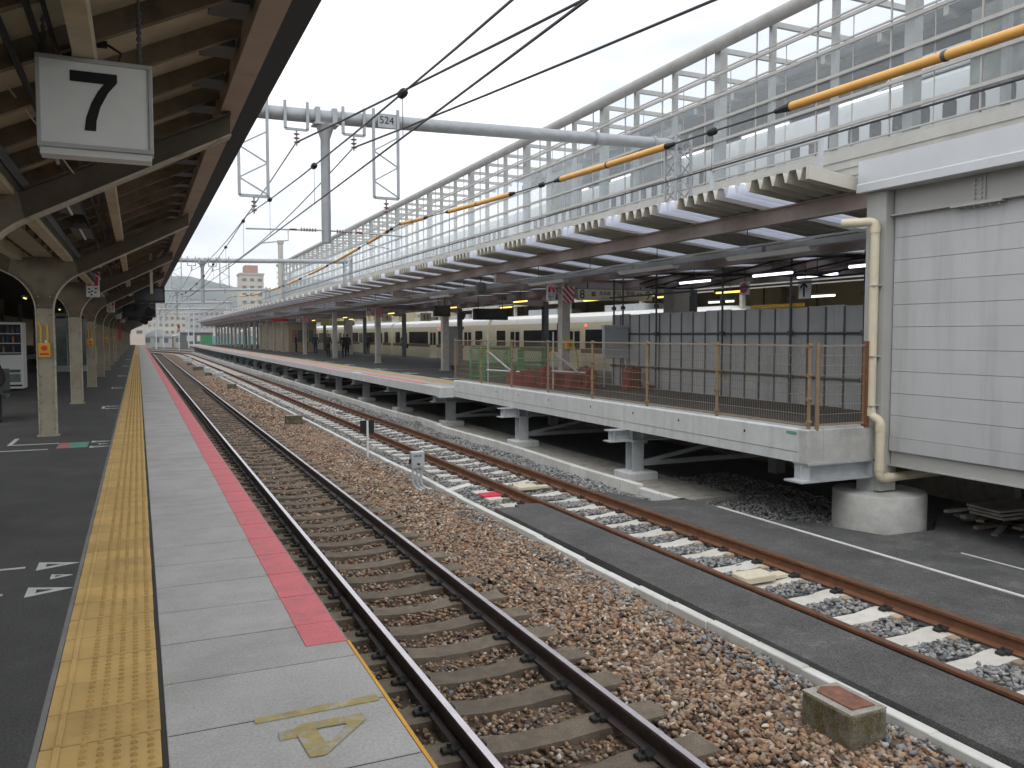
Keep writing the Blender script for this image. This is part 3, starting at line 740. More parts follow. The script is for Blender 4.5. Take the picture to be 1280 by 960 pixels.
display(-.05, .82, 29, 2.55, 3.05, 'black departure display hung from the timber canopy near a white post')
display(-.55, .75, 40, 2.3, 2.9, 'wide black departure display hung deep under the timber canopy')
display(-.50, .75, 52, 2.35, 2.9, 'black departure display hung near the far end of the timber canopy')
t = thing('drop_post', 'pale T shaped drop post under the timber canopy eave', 'post', (.31, 20.7, 2.4))
MB().box(.28, .34, 20.62, 20.70, 2.45, 3.55).build('post', 'column_edge', t); MB().bar((.31, 20.66, 3.05), (.60, 20.66, 3.5), .04).build('brace', 'column_edge', t)
for k, (yy, xx) in enumerate(((36, .45), (44, .3), (48, .55), (57, .3), (64, .5))):
    t = thing('hanging_speaker', 'small dark round speaker hung under the far timber canopy', 'speaker', (xx, yy, 2.6), 'dark speakers under the canopy')
    MB().tube([(xx, yy, 2.62), (xx, yy-.04, 2.50), (xx, yy-.16, 2.42)], [.06, .12, .2], 10).build('horn', 'black', t)
    MB().tube([(xx, yy, 2.62), (xx, yy, zr(xx)+.1)], .012, 6).build('hanger', 'steel_dark', t)
# emergency button boxes on the columns
for k, yy in enumerate((14.1, 27.04, 39.98, 52.9)):
    z = 1.28; y = yy-.075; x = XC-.01
    t = thing('emergency_button', 'yellow emergency stop box with a red button on %s riveted column' % ['the vending machine side', 'the third', 'a farther', 'the farthest marked'][k], 'button box', (x, y, z), 'emergency buttons on columns')
    MB().box(x-.075, x+.075, y-.08, y, z-.10, z+.11).build('box', 'yellow_box', t, .008)
    MB().box(x-.06, x+.06, y-.084, y-.079, z-.02, z+.09).build('orange_face', 'yellow_box', t)
    MB().tube([(x, y-.08, z+.035), (x, y-.105, z+.035)], [.042, .036], 14).build('red_button', 'button_red', t)
    MB().box(x-.06, x+.06, y-.084, y-.079, z-.07, z-.035).build('label_band', 'button_red', t)
    b = MB(); b.tube([(x-.045, y-.02, z+.10), (x-.045, y-.02, z+.36), (x-.09, y-.0, z+.42)], .013, 8); b.tube([(x+.04, y-.02, z+.10), (x+.04, y-.02, z+.38)], .013, 8); b.build('conduit', 'yellow_box', t)
    MB().cyl(x+.02, y-.04, z+.11, z+.15, .016, 8).build('beacon', 'panel_white', t)

# ---------------- things on the left platform
vm = thing('vending_machine', 'white drinks vending machine behind the first riveted column', 'vending machine', (-3.42, 26.4, 0))
x0, x1, y = -4.0, -2.85, 26.0
MB().box(x0, x1, y, y+.72, .06, 1.86).build('cabinet', 'panel_white', vm, .01)
MB().box(x0+.05, x1-.05, y-.012, y, .98, 1.80).build('display_back', 'ink', vm)
for r_ in range(3):
    z = 1.02+r_*.26; MB().box(x0+.06, x1-.06, y-.05, y-.012, z, z+.02).build('shelf', 'lamp_pale' if False else 'panel_white', vm)
    for c in range(9):
        xx = x0+.12+c*.115; b = MB(); b.cyl(xx, y-.032, z+.02, z+.17, .028, 8); b.cyl(xx, y-.032, z+.17, z+.21, .015, 8)
        b.build('bottle', ['shelf_drinks', 'train_blue', 'cloth_navy', 'pink_mark', 'shelf_drinks', 'cloth_brown', 'green_glass'][(c*2+r_*3) % 7], vm)
MB().box(x0+.1, x0+.55, y-.015, y, .68, .93).build('poster', 'wood_eave', vm)
MB().box(x0+.3, x1-.08, y-.02, y, .50, .58).build('coin_panel', 'steel_dark', vm)
MB().box(x0+.3, x1-.08, y-.02, y, .24, .46).build('hatch', 'green_glass', vm)
MB().box(x0+.35, x1-.05, y-.015, y, .12, .17).build('kick_slot', 'black', vm)
t = thing('platform_shelter', 'green glazed waiting shelter between the riveted columns', 'shelter', (-3, 40, 0))
for k in range(4):
    MB().box(-3.5+k*.42, -3.5+k*.42+.37, 39.0, 39.04, .25, 2.2).build('pane', 'green_glass', t)
    MB().box(-3.5+k*.42+.37, -3.5+(k+1)*.42, 38.98, 39.06, 0, 2.3).build('frame_post', 'steel_grey', t)
MB().box(-3.55, -1.8, 38.95, 39.1, 0, .25).build('plinth', 'steel_grey', t); MB().box(-3.6, -1.75, 38.9, 42, 2.3, 2.42).build('shelter_roof', 'steel_grey', t)
MB().box(-1.87, -1.83, 39.1, 42, .25, 2.3).build('pane', 'green_glass', t); MB().box(-1.87, -1.83, 39.1, 42, 0, .25).build('plinth', 'steel_grey', t)
t = thing('kiosk', 'pale kiosk box with lit front behind the far riveted columns', 'kiosk', (-2.4, 52, 0))
MB().box(-3.4, -1.9, 50, 55, 0, 2.4).build('kiosk_body', 'panel_white', t); MB().box(-3.2, -2.05, 49.97, 50, .9, 1.9).build('window', 'green_glass', t)
MB().box(-3.2, -2.05, 49.96, 50, 2.0, 2.25).build('sign_band', 'red_sign', t)
t = thing('poster_board', 'red notice board fixed between the far riveted columns', 'board', (-1.2, 60, 1))
MB().box(-1.3, -.98, 59.9, 59.95, 1.2, 2.3).build('board', 'red_sign', t); MB().box(-1.17, -1.12, 59.96, 60, 0, 1.25).build('leg', 'column_beige', t)
bn = thing('platform_bench', 'dark platform bench at the edge of the left canopy', 'bench', (-2.9, 17.2, 0))
MB().box(-3.5, -2.15, 17.0, 17.45, .40, .45).build('seat', 'steel_dark', bn); MB().box(-3.5, -2.15, 17.5, 17.55, .5, .9).build('backrest', 'steel_dark', bn)
for xx in (-3.4, -2.3):
    MB().bar((xx, 17.1, 0), (xx, 17.1, .42), .05).build('leg', 'steel_dark', bn); MB().bar((xx, 17.52, 0), (xx, 17.52, .7), .05).build('leg', 'steel_dark', bn)
for yy in (21, 31, 44, 58):
    t = thing('hanging_lamp', 'small warm lit tube lamp over the shaded far side of the left platform', 'lamp', (-3.3, yy, 2.7), 'warm lamps over the left platform')
    MB().box(-3.36, -3.24, yy-.35, yy+.35, 2.72, 2.78).build('housing', 'steel_grey', t); MB().tube([(-3.3, yy-.3, 2.70), (-3.3, yy+.3, 2.70)], .02, 8).build('tube', 'lamp_warm', t)
    MB().tube([(-3.3, yy, 2.77), (-3.3, yy, 3.5)], .01, 6).build('hanger', 'steel_dark', t)
# neighbouring roof and wall that close the view to the left
nb = thing('neighbour_canopy', 'dark low roof of the next platform seen past the riveted columns', 'canopy', (-9, 40, 0))
MB().box(-16, -3.3, 20, 170, 4.15, 4.35).build('roof_sheet', 'wood_brown', nb)
for k in range(14): MB().box(-9.2, -8.95, 8+k*10.5, 8.25+k*10.5, -1.0, 4.15).build('column', 'column_beige', nb)
MB().box(-16, -7.8, -6, 150, -1.5, -.02).build('platform_base', 'concrete_old', nb)
MB().box(-16, -6.3, 168, 169, -1.5, 4.15).build('end_wall', 'wall_mottled', nb)
wl = thing('station_building', 'dim station building wall beyond the neighbouring platform', 'building', (-16, 40, -1.5))
MB().box(-17, -16, -6, 170, -1.5, 6).build('wall', 'wall_beige', wl)
for k in range(20): MB().box(-16.02, -15.99, 4+k*7.2, 7+k*7.2, .3, 2.2).build('window', 'window_dark', wl)
# ================================================================== right platform on steel posts
YN, YM, YF = 8.8, 22.9, 150.0
EX = 7.93
p2 = thing('platform', 'far platform raised on grey steel posts with pink edge stripe', 'platform', (EX, YM, -1.2))
# far part: concrete edge panels, deck, markings
nb_ = 25; ln = 5.13
e0 = MB().box(EX, EX+.25, 0, ln-.012, -.27, 0, .01).build('edge_panel', 'concrete_new', p2); e0.location = (0, e0.location[1]+YM, 0)
for i in range(1, 25): inst(e0, p2, 0, i*ln, 0)
MB().box(EX+.252, 9.55, YM, YF, -.2, -.002).build('paving_strip', 'slab', p2)
MB().box(9.55, 18.15, YM, YF, -.25, -.003).build('asphalt_surface', 'asphalt', p2)
MB().box(8.80, 9.2, YM+.1, YF, -.05, .004).build('tactile_strip', 'tactile', p2)
for a, c in ((YM+1.6, 32.6), (33.9, 60), (61, 100), (101, 150)): MB().box(8.0, 8.22, a, c, -.05, .004).build('pink_stripe', 'red_paint', p2)
MB().box(EX, 9.5, YM-.25, YM-.004, -.30, -.002, .01).build('end_panel', 'concrete_new', p2)
for yy in (27, 31.5, 36, 42, 47, 53):
    MB().box(9.7, 10.15, yy, yy+.25, -.02, .003).build('line_mark', 'white_mark', p2); MB().box(9.7, 9.95, yy+.5, yy+.75, -.02, .003).build('line_mark', 'white_mark', p2)
MB().box(9.3, 16, 35.4, 35.5, -.02, .002).build('line_mark', 'old_yellow', p2)
# near part: deeper precast beams, set back
NX = 8.35
for (a, c) in ((YN, 13.35), (13.362, 18.45), (18.462, YM-.26)):
    bo = MB().box(NX, NX+.28, a, c, -.27, .21, .025).build('edge_beam', 'concrete_new', p2)
    b = MB()
    for yy in (a+.25*(c-a), a+.62*(c-a), c-.3): b.tube([(NX-.002, yy, .06), (NX+.01, yy, .06)], .022, 10)
    b.build('lifting_holes', 'black', bo)
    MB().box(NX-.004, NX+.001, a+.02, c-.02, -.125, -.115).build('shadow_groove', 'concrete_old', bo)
MB().box(NX+.29, 9.62, YN-.16, YN+.12, -.27, .21, .02).build('end_beam', 'concrete', p2)
MB().box(NX-.005, NX+.285, YN-.16, YN-.005, -.27, .205, .02).build('end_beam', 'concrete', p2)
MB().box(NX-.0065, NX-.003, YN+.05, YN+.25, .12, .16).build('green_tape', 'green_mark', p2)
MB().box(NX+.285, 18.15, YN+.13, YM-.26, -.25, .02).build('asphalt_surface', 'asphalt', p2)
MB().box(NX+.285, NX+.42, YN+.13, YM-.26, .02, .08).build('step_strip', 'concrete_old', p2)
# steel posts, brackets and pads
def post_set(y):
    b = MB()
    for s in (-1, 1): b.box(8.5, 8.75, y+s*.11-.012, y+s*.11+.012, -1.08, -.50)
    b.box(8.612, 8.638, y-.10, y+.10, -1.08, -.50); b.box(8.45, 8.80, y-.17, y+.17, -.52, -.498)
    po = b.build('post', 'galv', p2)
    b = MB(); b.box(8.0, 17, y-.13, y+.13, -.50, -.478); b.box(8.0, 17, y-.10, y+.10, -.295, -.273); b.box(8.06, 17, y-.012, y+.012, -.478, -.295)
    for xx in (8.1, 8.5, 8.75): b.box(xx, xx+.015, y-.11, y+.11, -.478, -.295)
    b.build('cross_girder', 'galv', po)
    b = MB(); b.bar((8.65, y, -.95), (12.5, y, -.95), .09); b.bar((8.65, y, -.95), (11.5, y, -.5), .07); b.build('brace', 'galv', po)
    MB().box(8.35, 8.95, y-.3, y+.3, -1.45, -1.08, .02).build('concrete_pad', 'concrete_new', po)
    for xx in (12, 15.5): MB().box(xx, xx+.25, y-.12, y+.12, -1.4, -.5).build('inner_post', 'steel_grey', po)
    return po
q0 = post_set(13.4)
for k in range(1, 27):
    c = q0.copy(); COL.objects.link(c); c.parent = p2; c.location = (q0.location[0], k*5.13, 0)
    for g in q0.children: d = g.copy(); COL.objects.link(d); d.parent = c
MB().box(18.2, 18.5, YN, YF, -1.4, -.02).build('rear_wall', 'concrete_old', p2)
MB().box(12.9, 13.1, YN, YF, -1.4, -.26).build('inner_wall', 'concrete_old', p2)
# round pile cap with bracket under the near corner
pc = thing('concrete_pile_cap', 'short round concrete pile cap under the near corner of the raised platform', 'pile cap', (9.7, 8.75, -1.3))
b = MB(); n = 40; prof = [(.64, -1.45), (.64, -.775), (.625, -.755), (0.001, -.74)]
vs = [(9.85+r_*math.cos(2*math.pi*k/n), 8.75+r_*math.sin(2*math.pi*k/n), z) for r_, z in prof for k in range(n)]
b.add(vs, [(i*n+k, i*n+(k+1) % n, (i+1)*n+(k+1) % n, (i+1)*n+k) for i in range(3) for k in range(n)]); b.build('cap', 'concrete', pc)
b = MB(); b.box(9.56, 9.92, 8.62, 8.9, -.75, -.26); b.build('stub_column', 'galv', pc)
b = MB(); b.box(8.22, 9.9, 8.60, 8.94, -.53, -.505); b.box(8.36, 9.9, 8.755, 8.785, -.505, -.29); b.box(8.36, 9.9, 8.62, 8.92, -.295, -.272); b.box(8.38, 8.40, 8.63, 8.91, -.505, -.29); b.build('bracket_beam', 'galv', pc)
b = MB(); b.tube([(10.42, 8.5, -1.3), (10.42, 8.5, -.85)], .04, 10); b.build('standpipe', 'steel_dark', pc)

# ---------------- grey clad building on the right
bl = thing('clad_building', 'light grey building with horizontal metal cladding boards over the platform end', 'building', (9.8, 5, -.2))
WX = 9.75
MB().box(WX+.06, 18, -4, 8.52, -.2, 3.3).build('core', 'clad_column', bl)
zc = .06; k = 0
while zc < 3.05:
    h = .312
    b = MB(); b.prism([(WX+.06, zc+.003), (WX, zc+.003), (WX, zc+h-.003), (WX+.06, zc+h-.003)], 'y', -4, 8.50)
    b.build('cladding_board', 'cladding', bl); zc += h; k += 1
MB().box(WX-.012, WX+.055, -4, 8.50, -.135, .058).build('base_flashing', 'cladding', bl)
MB().box(WX+.03, WX+.30, -4, 8.50, -.33, -.138).build('floor_girder', 'clad_column', bl)
MB().box(WX-.02, WX+.34, -4, 8.50, -.352, -.331).build('girder_flange', 'clad_column', bl)
MB().box(WX-.16, WX+.16, 8.52, 8.86, -.72, 3.53).build('corner_column', 'clad_column', bl)
b = MB(); b.box(WX-.10, WX+.04, -4, 8.50, 3.17, 3.188); b.box(WX-.02, WX+.04, -4, 8.50, 3.19, 3.56); bo = b.build('roof_girder', 'clad_column', bl)
b = MB(); b.box(WX-.045, WX-.02, 7.12, 7.30, 3.20, 3.50); b.box(WX-.12, WX+.02, 6.85, 7.55, 3.146, 3.168); b.build('splice_plate', 'clad_column', bo)
b = MB()
for yy in (7.165, 7.255):
    for kk in range(5): b.tube([(WX-.045, yy, 3.24+kk*.055), (WX-.072, yy, 3.24+kk*.055)], .018, 6)
for kk in range(6): b.tube([(WX-.06, 6.92+kk*.11, 3.147), (WX-.06, 6.92+kk*.11, 3.12)], .018, 6)
b.build('bolts', 'clad_column', bo)
b = MB(); b.prism([(WX-.30, 3.535), (WX+.06, 3.535), (WX+.06, 3.985), (WX-.27, 3.985), (WX-.27, 3.665), (WX-.30, 3.645)], 'y', -4, 8.93); b.build('roof_fascia', 'fascia_metal', bl)
MB().box(WX+.06, 18, -4, 8.9, 3.6, 3.95).build('roof', 'fascia_metal', bl)
pp = thing('downpipe', 'cream plastic downpipe stepping down the corner of the grey clad building', 'pipe', (9.5, 8.55, -.4))
xx, yy = 9.50, 8.62
def bend(pts, r=.09, n=5):
    out_ = [Vector(pts[0])]
    for a, b_, c in zip(pts[:-2], pts[1:-1], pts[2:]):
        a, b_, c = Vector(a), Vector(b_), Vector(c); p = b_+(a-b_).normalized()*r; q = b_+(c-b_).normalized()*r
        for k in range(n+1):
            t = k/n; out_.append(p*(1-t)**2+b_*2*t*(1-t)+q*t*t)
    return out_+[Vector(pts[-1])]
b = MB(); b.tube(bend([(9.2, 8.95, 3.10), (xx, yy, 3.10), (xx, yy, .36), (xx+.02, yy-.16, .30), (xx+.02, yy-.16, -.52), (xx+1.7, yy-.16, -.50)], .08), .062, 14); b.build('pipe', 'pvc_cream', pp)
b = MB()
for z in (3.0, .42): b.cyl(xx, yy, z-.06, z+.04, .070, 14)
for z in (.20, -.36): b.cyl(xx+.02, yy-.16, z-.05, z+.05, .070, 14)
b.tube([(xx+.12, yy-.16, -.52), (xx+.22, yy-.16, -.519)], .070, 14); b.build('couplings', 'pvc_cream', pp)
for z in (2.2, 1.2, .5): MB().box(xx-.07, WX-.1, yy-.07, yy+.07, z, z+.012).build('clamp', 'galv', pp)
# debris stack and pale post under the building
db = thing('debris_pile', 'heap of old planks, tiles and sheets lying under the grey clad building', 'debris', (10.9, 7.4, -1.2))
rnd = random.Random(3)
for k in range(26):
    x = rnd.uniform(10.35, 11.6); y = rnd.uniform(6.9, 8.2); z = -1.2+rnd.uniform(0, .22); a = rnd.uniform(-.6, .6); l_ = rnd.uniform(.15, .4)
    b = MB(); b.bar((x-l_*math.cos(a), y-l_*math.sin(a), z), (x+l_*math.cos(a), y+l_*math.sin(a), z+rnd.uniform(-.03, .05)), rnd.uniform(.06, .16), rnd.uniform(.02, .05))
    b.build('scrap_piece', rnd.choice(['concrete_old', 'steel_dark', 'wood_brown', 'concrete_mossy', 'steel_dark']), db)
for k in range(3): MB().bar((10.6, 7.6+k*.03, -.98+k*.045), (11.7, 7.5, -.95+k*.045), .55, .03).build('sheet', 'concrete_old', db)
t = thing('marker_post', 'pale concrete post standing on the asphalt beside the debris', 'post', (9.95, 6.42, -1.3))
MB().box(9.88, 10.02, 6.36, 6.50, -1.35, -.55, .01).build('post', 'kerb', t)
MB().box(9.84, 10.06, 6.32, 6.54, -1.25, -1.17, .02).build('footing', 'kerb', t)
t = thing('painted_line', 'short white painted line on the asphalt patch', 'line', (9.6, 5, -1.21))
poly('stroke', [(9.3, 5.2), (9.34, 5.2), (9.34, 7.0), (9.3, 7.0)], -1.211, 'white_mark', t)

# ---------------- brown mesh fence on the raised platform end
fx = NX+.09
fn = thing('mesh_fence', 'brown steel wire mesh fence along the raised platform edge', 'fence', (fx, 8.65, .2))
ys = [8.72+2.0*k for k in range(8)]
f0 = None
for k, yy in enumerate(ys):
    if k == 0:
        b = MB(); b.tube([(fx, yy, .19), (fx, yy, 1.40)], .026, 8); f0 = b.build('post', 'fence_brown', fn)
        b = MB()
        for z in (.3, .62, .95, 1.36): b.tube([(fx-.03, yy, z), (fx+.03, yy, z)], .035, 8)
        b.build('clamps', 'fence_brown', f0)
    else:
        c = inst(f0, fn, 0, yy-ys[0], 0); d = f0.children[0].copy(); COL.objects.link(d); d.parent = c
def mesh_panel(L_, ax):
    b = MB(); z0, z1 = .27, 1.36
    def P(a, z): return (a, 0, z) if ax == 'x' else (0, a, z)
    n = int(L_/.052)
    for i in range(n+1):
        a = .03+i*(L_-.06)/n; b.bar(P(a, z0), P(a, z1), .0032, .0032, up=(1, 0, 0))
    for j in range(9):
        z = z0+j*(z1-z0)/8; w_ = .0065; b.bar(P(.02, z), P(L_-.02, z), w_, w_)
    b.bar(P(.0, z1), P(L_, z1), .024); b.bar(P(.0, z0-.01), P(L_, z0-.01), .03); return b
m0 = mesh_panel(2.0, 'y').build('mesh_panel', 'fence_wire'); m0.parent = fn; m0.location = (0, ys[0]-8.65, -.2)
for k in range(1, 7): inst(m0, fn, 0, 2.0*k, 0)
fr = thing('mesh_fence', 'short brown wire mesh fence closing the platform end beside the downpipe', 'fence', (fx+.06, 8.66, .2))
for x in (fx+.09, 9.42):
    b = MB(); b.tube([(x, 8.66, .19), (x, 8.66, 1.40)], .03 if x < 9 else .022, 8); b.build('post', 'fence_brown', fr)
mm = mesh_panel(.86, 'x').build('mesh_panel', 'fence_wire'); mm.parent = fr; mm.location = (.05, 0, -.2)
MB().box(9.40, 9.47, 8.62, 8.70, .2, 1.42).build('end_strip', 'rail_rust', fr)
MB().bar((fx, 22.72, .1), (fx, 22.72, 1.42), .05).build('post', 'fence_brown', fn)

# ---------------- folded plate canopy on the far platform
rx0, rx1, rx2 = 8.70, 13.2, 17.2
cn = thing('platform_canopy', 'folded metal sheet canopy with translucent strips over the far platform', 'canopy', (12, YM, 0))
def rzz(x): return 3.73-.115*(x-rx0) if x < rx1 else 3.73-.115*(rx1-rx0)+.03*(x-rx1)
PIT = .27; BAY = 7*PIT
def folded(y0, n, first=True):
    b = MB(); pr = []
    for k in range(n):
        y = y0+k*PIT; pr += [(y, .16), (y+.085, .16), (y+.135, 0), (y+.165, 0), (y+.22, .16)]
    pr.append((y0+n*PIT, .16))
    xs = [rx0, rx1, rx2]; m_ = len(pr)
    vs = [(x, y, rzz(x)+dz) for x in xs for y, dz in pr]
    b.add(vs, [(i*m_+k, i*m_+k+1, (i+1)*m_+k+1, (i+1)*m_+k) for i in range(2) for k in range(m_-1)])
    return b
fs0 = folded(0, 5).build('roof_sheet', 'fold_roof', cn); fs0.location = (fs0.location[0], 9.12, 0)
fl0 = folded(5*PIT, 2).build('skylight_strip', 'skylight', cn); fl0.location = (fl0.location[0], 9.12, 0)
for i in range(1, 74):
    inst(fs0, cn, 0, i*BAY, 0); inst(fl0, cn, 0, i*BAY, 0)
b = MB(); b.prism([(rx0-.02, rzz(rx0)-.02), (rx0+1.0, rzz(rx0+1.0)-.02), (rx0+1.0, rzz(rx0+1.0)+.17), (rx0-.02, rzz(rx0)+.17)], 'y', 9.06, 9.12); b.build('end_flashing', 'fold_roof', cn)
for (x, h, w_, ya) in ((9.75, .27, .16, 8.9), (12.0, .30, .2, 8.95), (14.2, .25, .15, 8.95), (16.8, .28, .18, 8.95)):
    zt = rzz(x)+.01; b = MB(); b.box(x-w_/2, x+w_/2, ya, YF, zt-h, zt-h+.02); b.box(x-w_/2, x+w_/2, ya, YF, zt-.02, zt); b.box(x-.02, x+.02, ya, YF, zt-h+.02, zt-.02)
    b.build('long_beam', 'beam_pink', cn)
def pcol(y):
    b = MB(); b.box(11.86, 12.14, y-.14, y+.14, 0, rzz(12)-.28); o = b.build('column', 'post_cream', cn, .01)
    b = MB(); b.bar((9.7, y, rzz(9.75)-.40), (16.8, y, rzz(16.8)-.40), .16, .24); b.build('cross_arm', 'beam_pink', o)
    MB().box(16.68, 16.92, y-.12, y+.12, 0, rzz(16.8)-.3).build('rear_column', 'steel_dark', o)
    MB().box(11.80, 12.20, y-.2, y+.2, 0, .03).build('base_plate', 'post_cream', o); return o
k0 = pcol(22.7)
for k in list(range(1, 6)):
    c = k0.copy(); COL.objects.link(c); c.parent = cn; c.location = (0, k*10.9, 0)
    for g in k0.children: d = g.copy(); COL.objects.link(d); d.parent = c
for k in range(14):
    c = k0.copy(); COL.objects.link(c); c.parent = cn; c.location = (0, 59.5+k*5, 0)
    for g in k0.children: d = g.copy(); COL.objects.link(d); d.parent = c
MB().box(11.95, 12.3, 8.8, 9.1, 0, 3.0).build('column', 'beam_pink', cn)
# cable duct and light rails below the roof
tr = thing('cable_duct', 'grey metal cable duct hung below the folded sheet canopy', 'duct', (10.6, YM, 2.95))
for a, c in ((9.0, 12.0), (12.1, 16.4), (16.5, 22), (22.1, 40), (40.1, 60), (60.1, 100), (100.1, 148)):
    z = 3.03; MB().box(10.5, 10.66, a, c, z, z+.10).build('duct_length', 'steel_grey', tr)
MB().tube([(10.2, 9, 3.12), (10.2, 148, 3.12)], .022, 6).build('pipe', 'steel_grey', tr)
for k in range(30): MB().tube([(10.58, 9.6+k*3, 3.1), (10.58, 9.6+k*3, rzz(10.58)+.02)], .010, 6).build('hanger', 'steel_dark', tr)
for k, (yy, ll) in enumerate(((12.0, 1.25), (16.0, 1.25), (21, 1.25), (30, 1.25))):
    t = thing('strip_lamp', 'unlit white strip lamp on the cable duct of the folded canopy', 'lamp', (10.55, yy, 2.95), 'unlit strip lamps on the duct')
    b = MB(); b.prism([(10.46, 3.025), (10.70, 3.025), (10.64, 2.95), (10.52, 2.95)], 'y', yy-1.1, yy+1.1); b.build('housing', 'panel_white', t)
def lamp(x, y, z, L_, m, label, grp, hang=True):
    t = thing('tube_lamp', label, 'lamp', (x, y, z), grp)
    MB().box(x-.07, x+.07, y-L_/2, y+L_/2, z+.03, z+.08).build('housing', 'steel_dark', t)
    MB().tube([(x, y-L_/2+.03, z), (x, y+L_/2-.03, z)], .026, 8).build('tube', m, t)
    if hang: MB().tube([(x, y, z+.07), (x, y, z+.55)], .01, 6).build('hanger', 'steel_dark', t)
    return t
for yy in (11.2, 13.9, 16.6): lamp(12.35, yy, 2.80, 1.25, 'lamp_white', 'lit white tube lamp over the grey hoarding', 'lit white lamps over the hoarding')
for yy in (11.8, 14.2): lamp(13.9, yy, 2.84, 1.25, 'lamp_white', 'lit white tube lamp in the second row over the grey hoarding', 'lit white lamps behind the hoarding front')
for k, (x, yy, z) in enumerate(((13.2, 28.5, 2.78), (14.6, 25.5, 2.74), (13.2, 36, 2.78), (14.6, 33, 2.72), (15.6, 38, 2.72), (13.2, 46, 2.76), (14.8, 52, 2.74), (13.3, 58, 2.76), (14.9, 63, 2.74), (13.4, 70, 2.76), (15.2, 21.8, 2.72), (15.2, 18.8, 2.72), (14.2, 79, 2.74))):
    lamp(x, yy, z, 1.25, 'lamp_warm', 'lit yellow tube lamp under the folded sheet canopy', 'lit yellow lamps under the far canopy')
def mirror_cam(x, y, z, label):
    t = thing('hanging_speaker', label, 'speaker', (x, y, z), 'dark speakers on the far platform')
    b = MB(); b.tube([(x, y+.12, z), (x, y+.04, z), (x, y-.04, z), (x, y-.12, z)], [.05, .17, .2, .17], 6); b.build('horn', 'steel_dark', t)
    MB().tube([(x, y, z+.15), (x, y, z+.5)], .015, 6).build('hanger', 'steel_dark', t); return t
mirror_cam(10.0, 24.6, 3.02, 'dark six sided speaker under the folded canopy edge')
mirror_cam(12.6, 33.2, 2.35, 'dark six sided speaker hung low between the displays')
def far_display(x0, x1, y, z0, z1, label): return display(x0, x1, y, z0, z1, label)
far_display(12.7, 14.2, 32.0, 2.15, 2.62, 'long black train display board hung over the far platform')
far_display(11.3, 12.0, 33.0, 2.30, 2.75, 'small black display beside a cream platform column')
# platform sign 8 / 9
ps = thing('platform_sign', 'long cream hanging sign with black 8 and 9 over the far platform', 'sign', (14.2, 22.6, 2.4))
x0, x1, y, z0, z1 = 12.38, 15.12, 22.6, 2.60, 2.96
MB().box(x0, x1, y-.06, y+.06, z0, z1).build('sign_box', 'pvc_cream', ps, .008)
MB().box(x0, x1, y-.064, y+.064, z1-.03, z1+.002).build('top_rim', 'frame_brown', ps)
for body, cx, sz in (('8', x0+.17, .38), ('9', x1-.17, .38)): text('numeral', body, sz, 'ink', ps, face_my(cx, y-.064, 2.765))
text('lettering', '奈良線', .14, 'ink', ps, face_my(x0+.98, y-.064, 2.81)); text('lettering', '宇治・奈良', .17, 'ink', ps, face_my(x0+1.66, y-.064, 2.81)); text('lettering', '方面', .11, 'ink', ps, face_my(x0+2.25, y-.064, 2.80))
text('lettering', 'Nara Line', .06, 'ink', ps, face_my(x0+.98, y-.064, 2.67)); text('lettering', 'for Uji, Nara', .06, 'ink', ps, face_my(x0+1.66, y-.064, 2.67))
b = MB(); b.box(x0+.50, x0+.64, y-.066, y-.06, 2.72, 2.86); b.build('line_symbol', 'wood_brown', ps)
for xx in (x0+.4, x1-.4): MB().tube([(xx, y, z1), (xx, y, 3.2)], .02, 6).build('hanger', 'steel_dark', ps)
s1 = sos_sign(11.5, 22.62, 2.80, 'red and white emergency button sign beside the near cream column of the far platform', 3.1)
for k, yy in enumerate((44.5, 66.3, 88)):
    dup(s1, (11.5, yy, 2.80), 'red and white emergency button sign beside a farther cream column')
striped('hazard_board', 'red and white striped warning board on the near cream column of the far platform', 11.84, 12.24, 22.5, 2.50, 3.0, grp='warning boards on cream columns')
for yy in (44.3, 66.1): striped('hazard_board', 'red and white striped warning board on a farther cream column', 11.84, 12.24, yy, 2.50, 3.0, grp='warning boards on farther cream columns')
t = thing('emergency_button', 'yellow emergency stop box on the near cream column of the far platform', 'button box', (12.05, 22.5, 1.2))
MB().box(11.95, 12.17, 22.42, 22.545, 1.08, 1.34).build('box', 'yellow_box', t, .006); MB().tube([(12.06, 22.42, 1.22), (12.06, 22.39, 1.22)], .05, 10).build('red_button', 'button_red', t)
t = thing('red_banner', 'tall red vertical notice on a dark rear column of the far platform', 'notice', (15.6, 29.9, .9))
MB().box(15.45, 15.75, 29.8, 29.84, .9, 2.0).build('sheet', 'pink_mark', t); MB().box(15.55, 15.65, 29.85, 29.95, 0, 3.1).build('pole', 'steel_dark', t)
for k, (x, yy, nn, cc) in enumerate(((13.2, 47, '9', 'pvc_cream'), (14.6, 44, '11', 'pvc_cream'), (13.3, 62, '8', 'pvc_cream'))):
    t = thing('platform_sign', 'small cream hanging sign reading %s over the far platform' % nn, 'sign', (x, yy, 2.4), 'small cream number signs')
    MB().box(x-.3, x+.3, yy-.05, yy+.05, 2.3, 2.75).build('sign_box', cc, t); text('numeral', nn, .4, 'ink', t, face_my(x, yy-.055, 2.5)); MB().tube([(x, yy, 2.74), (x, yy, 3.3)], .015, 6).build('hanger', 'steel_dark', t)
t = thing('canopy_sign', 'orange red sign band under the edge of the folded canopy', 'sign', (11.3, 75.3, 2.9))
MB().box(10.8, 12.2, 75.2, 75.3, 2.75, 3.0).build('band', 'button_red', t)
t = thing('canopy_sign', 'yellow green sign band hung beyond the cream columns', 'sign', (14.5, 66, 2.5))
MB().box(13.2, 15.9, 66, 66.1, 2.3, 2.65).build('band', 'vest_yellow', t)

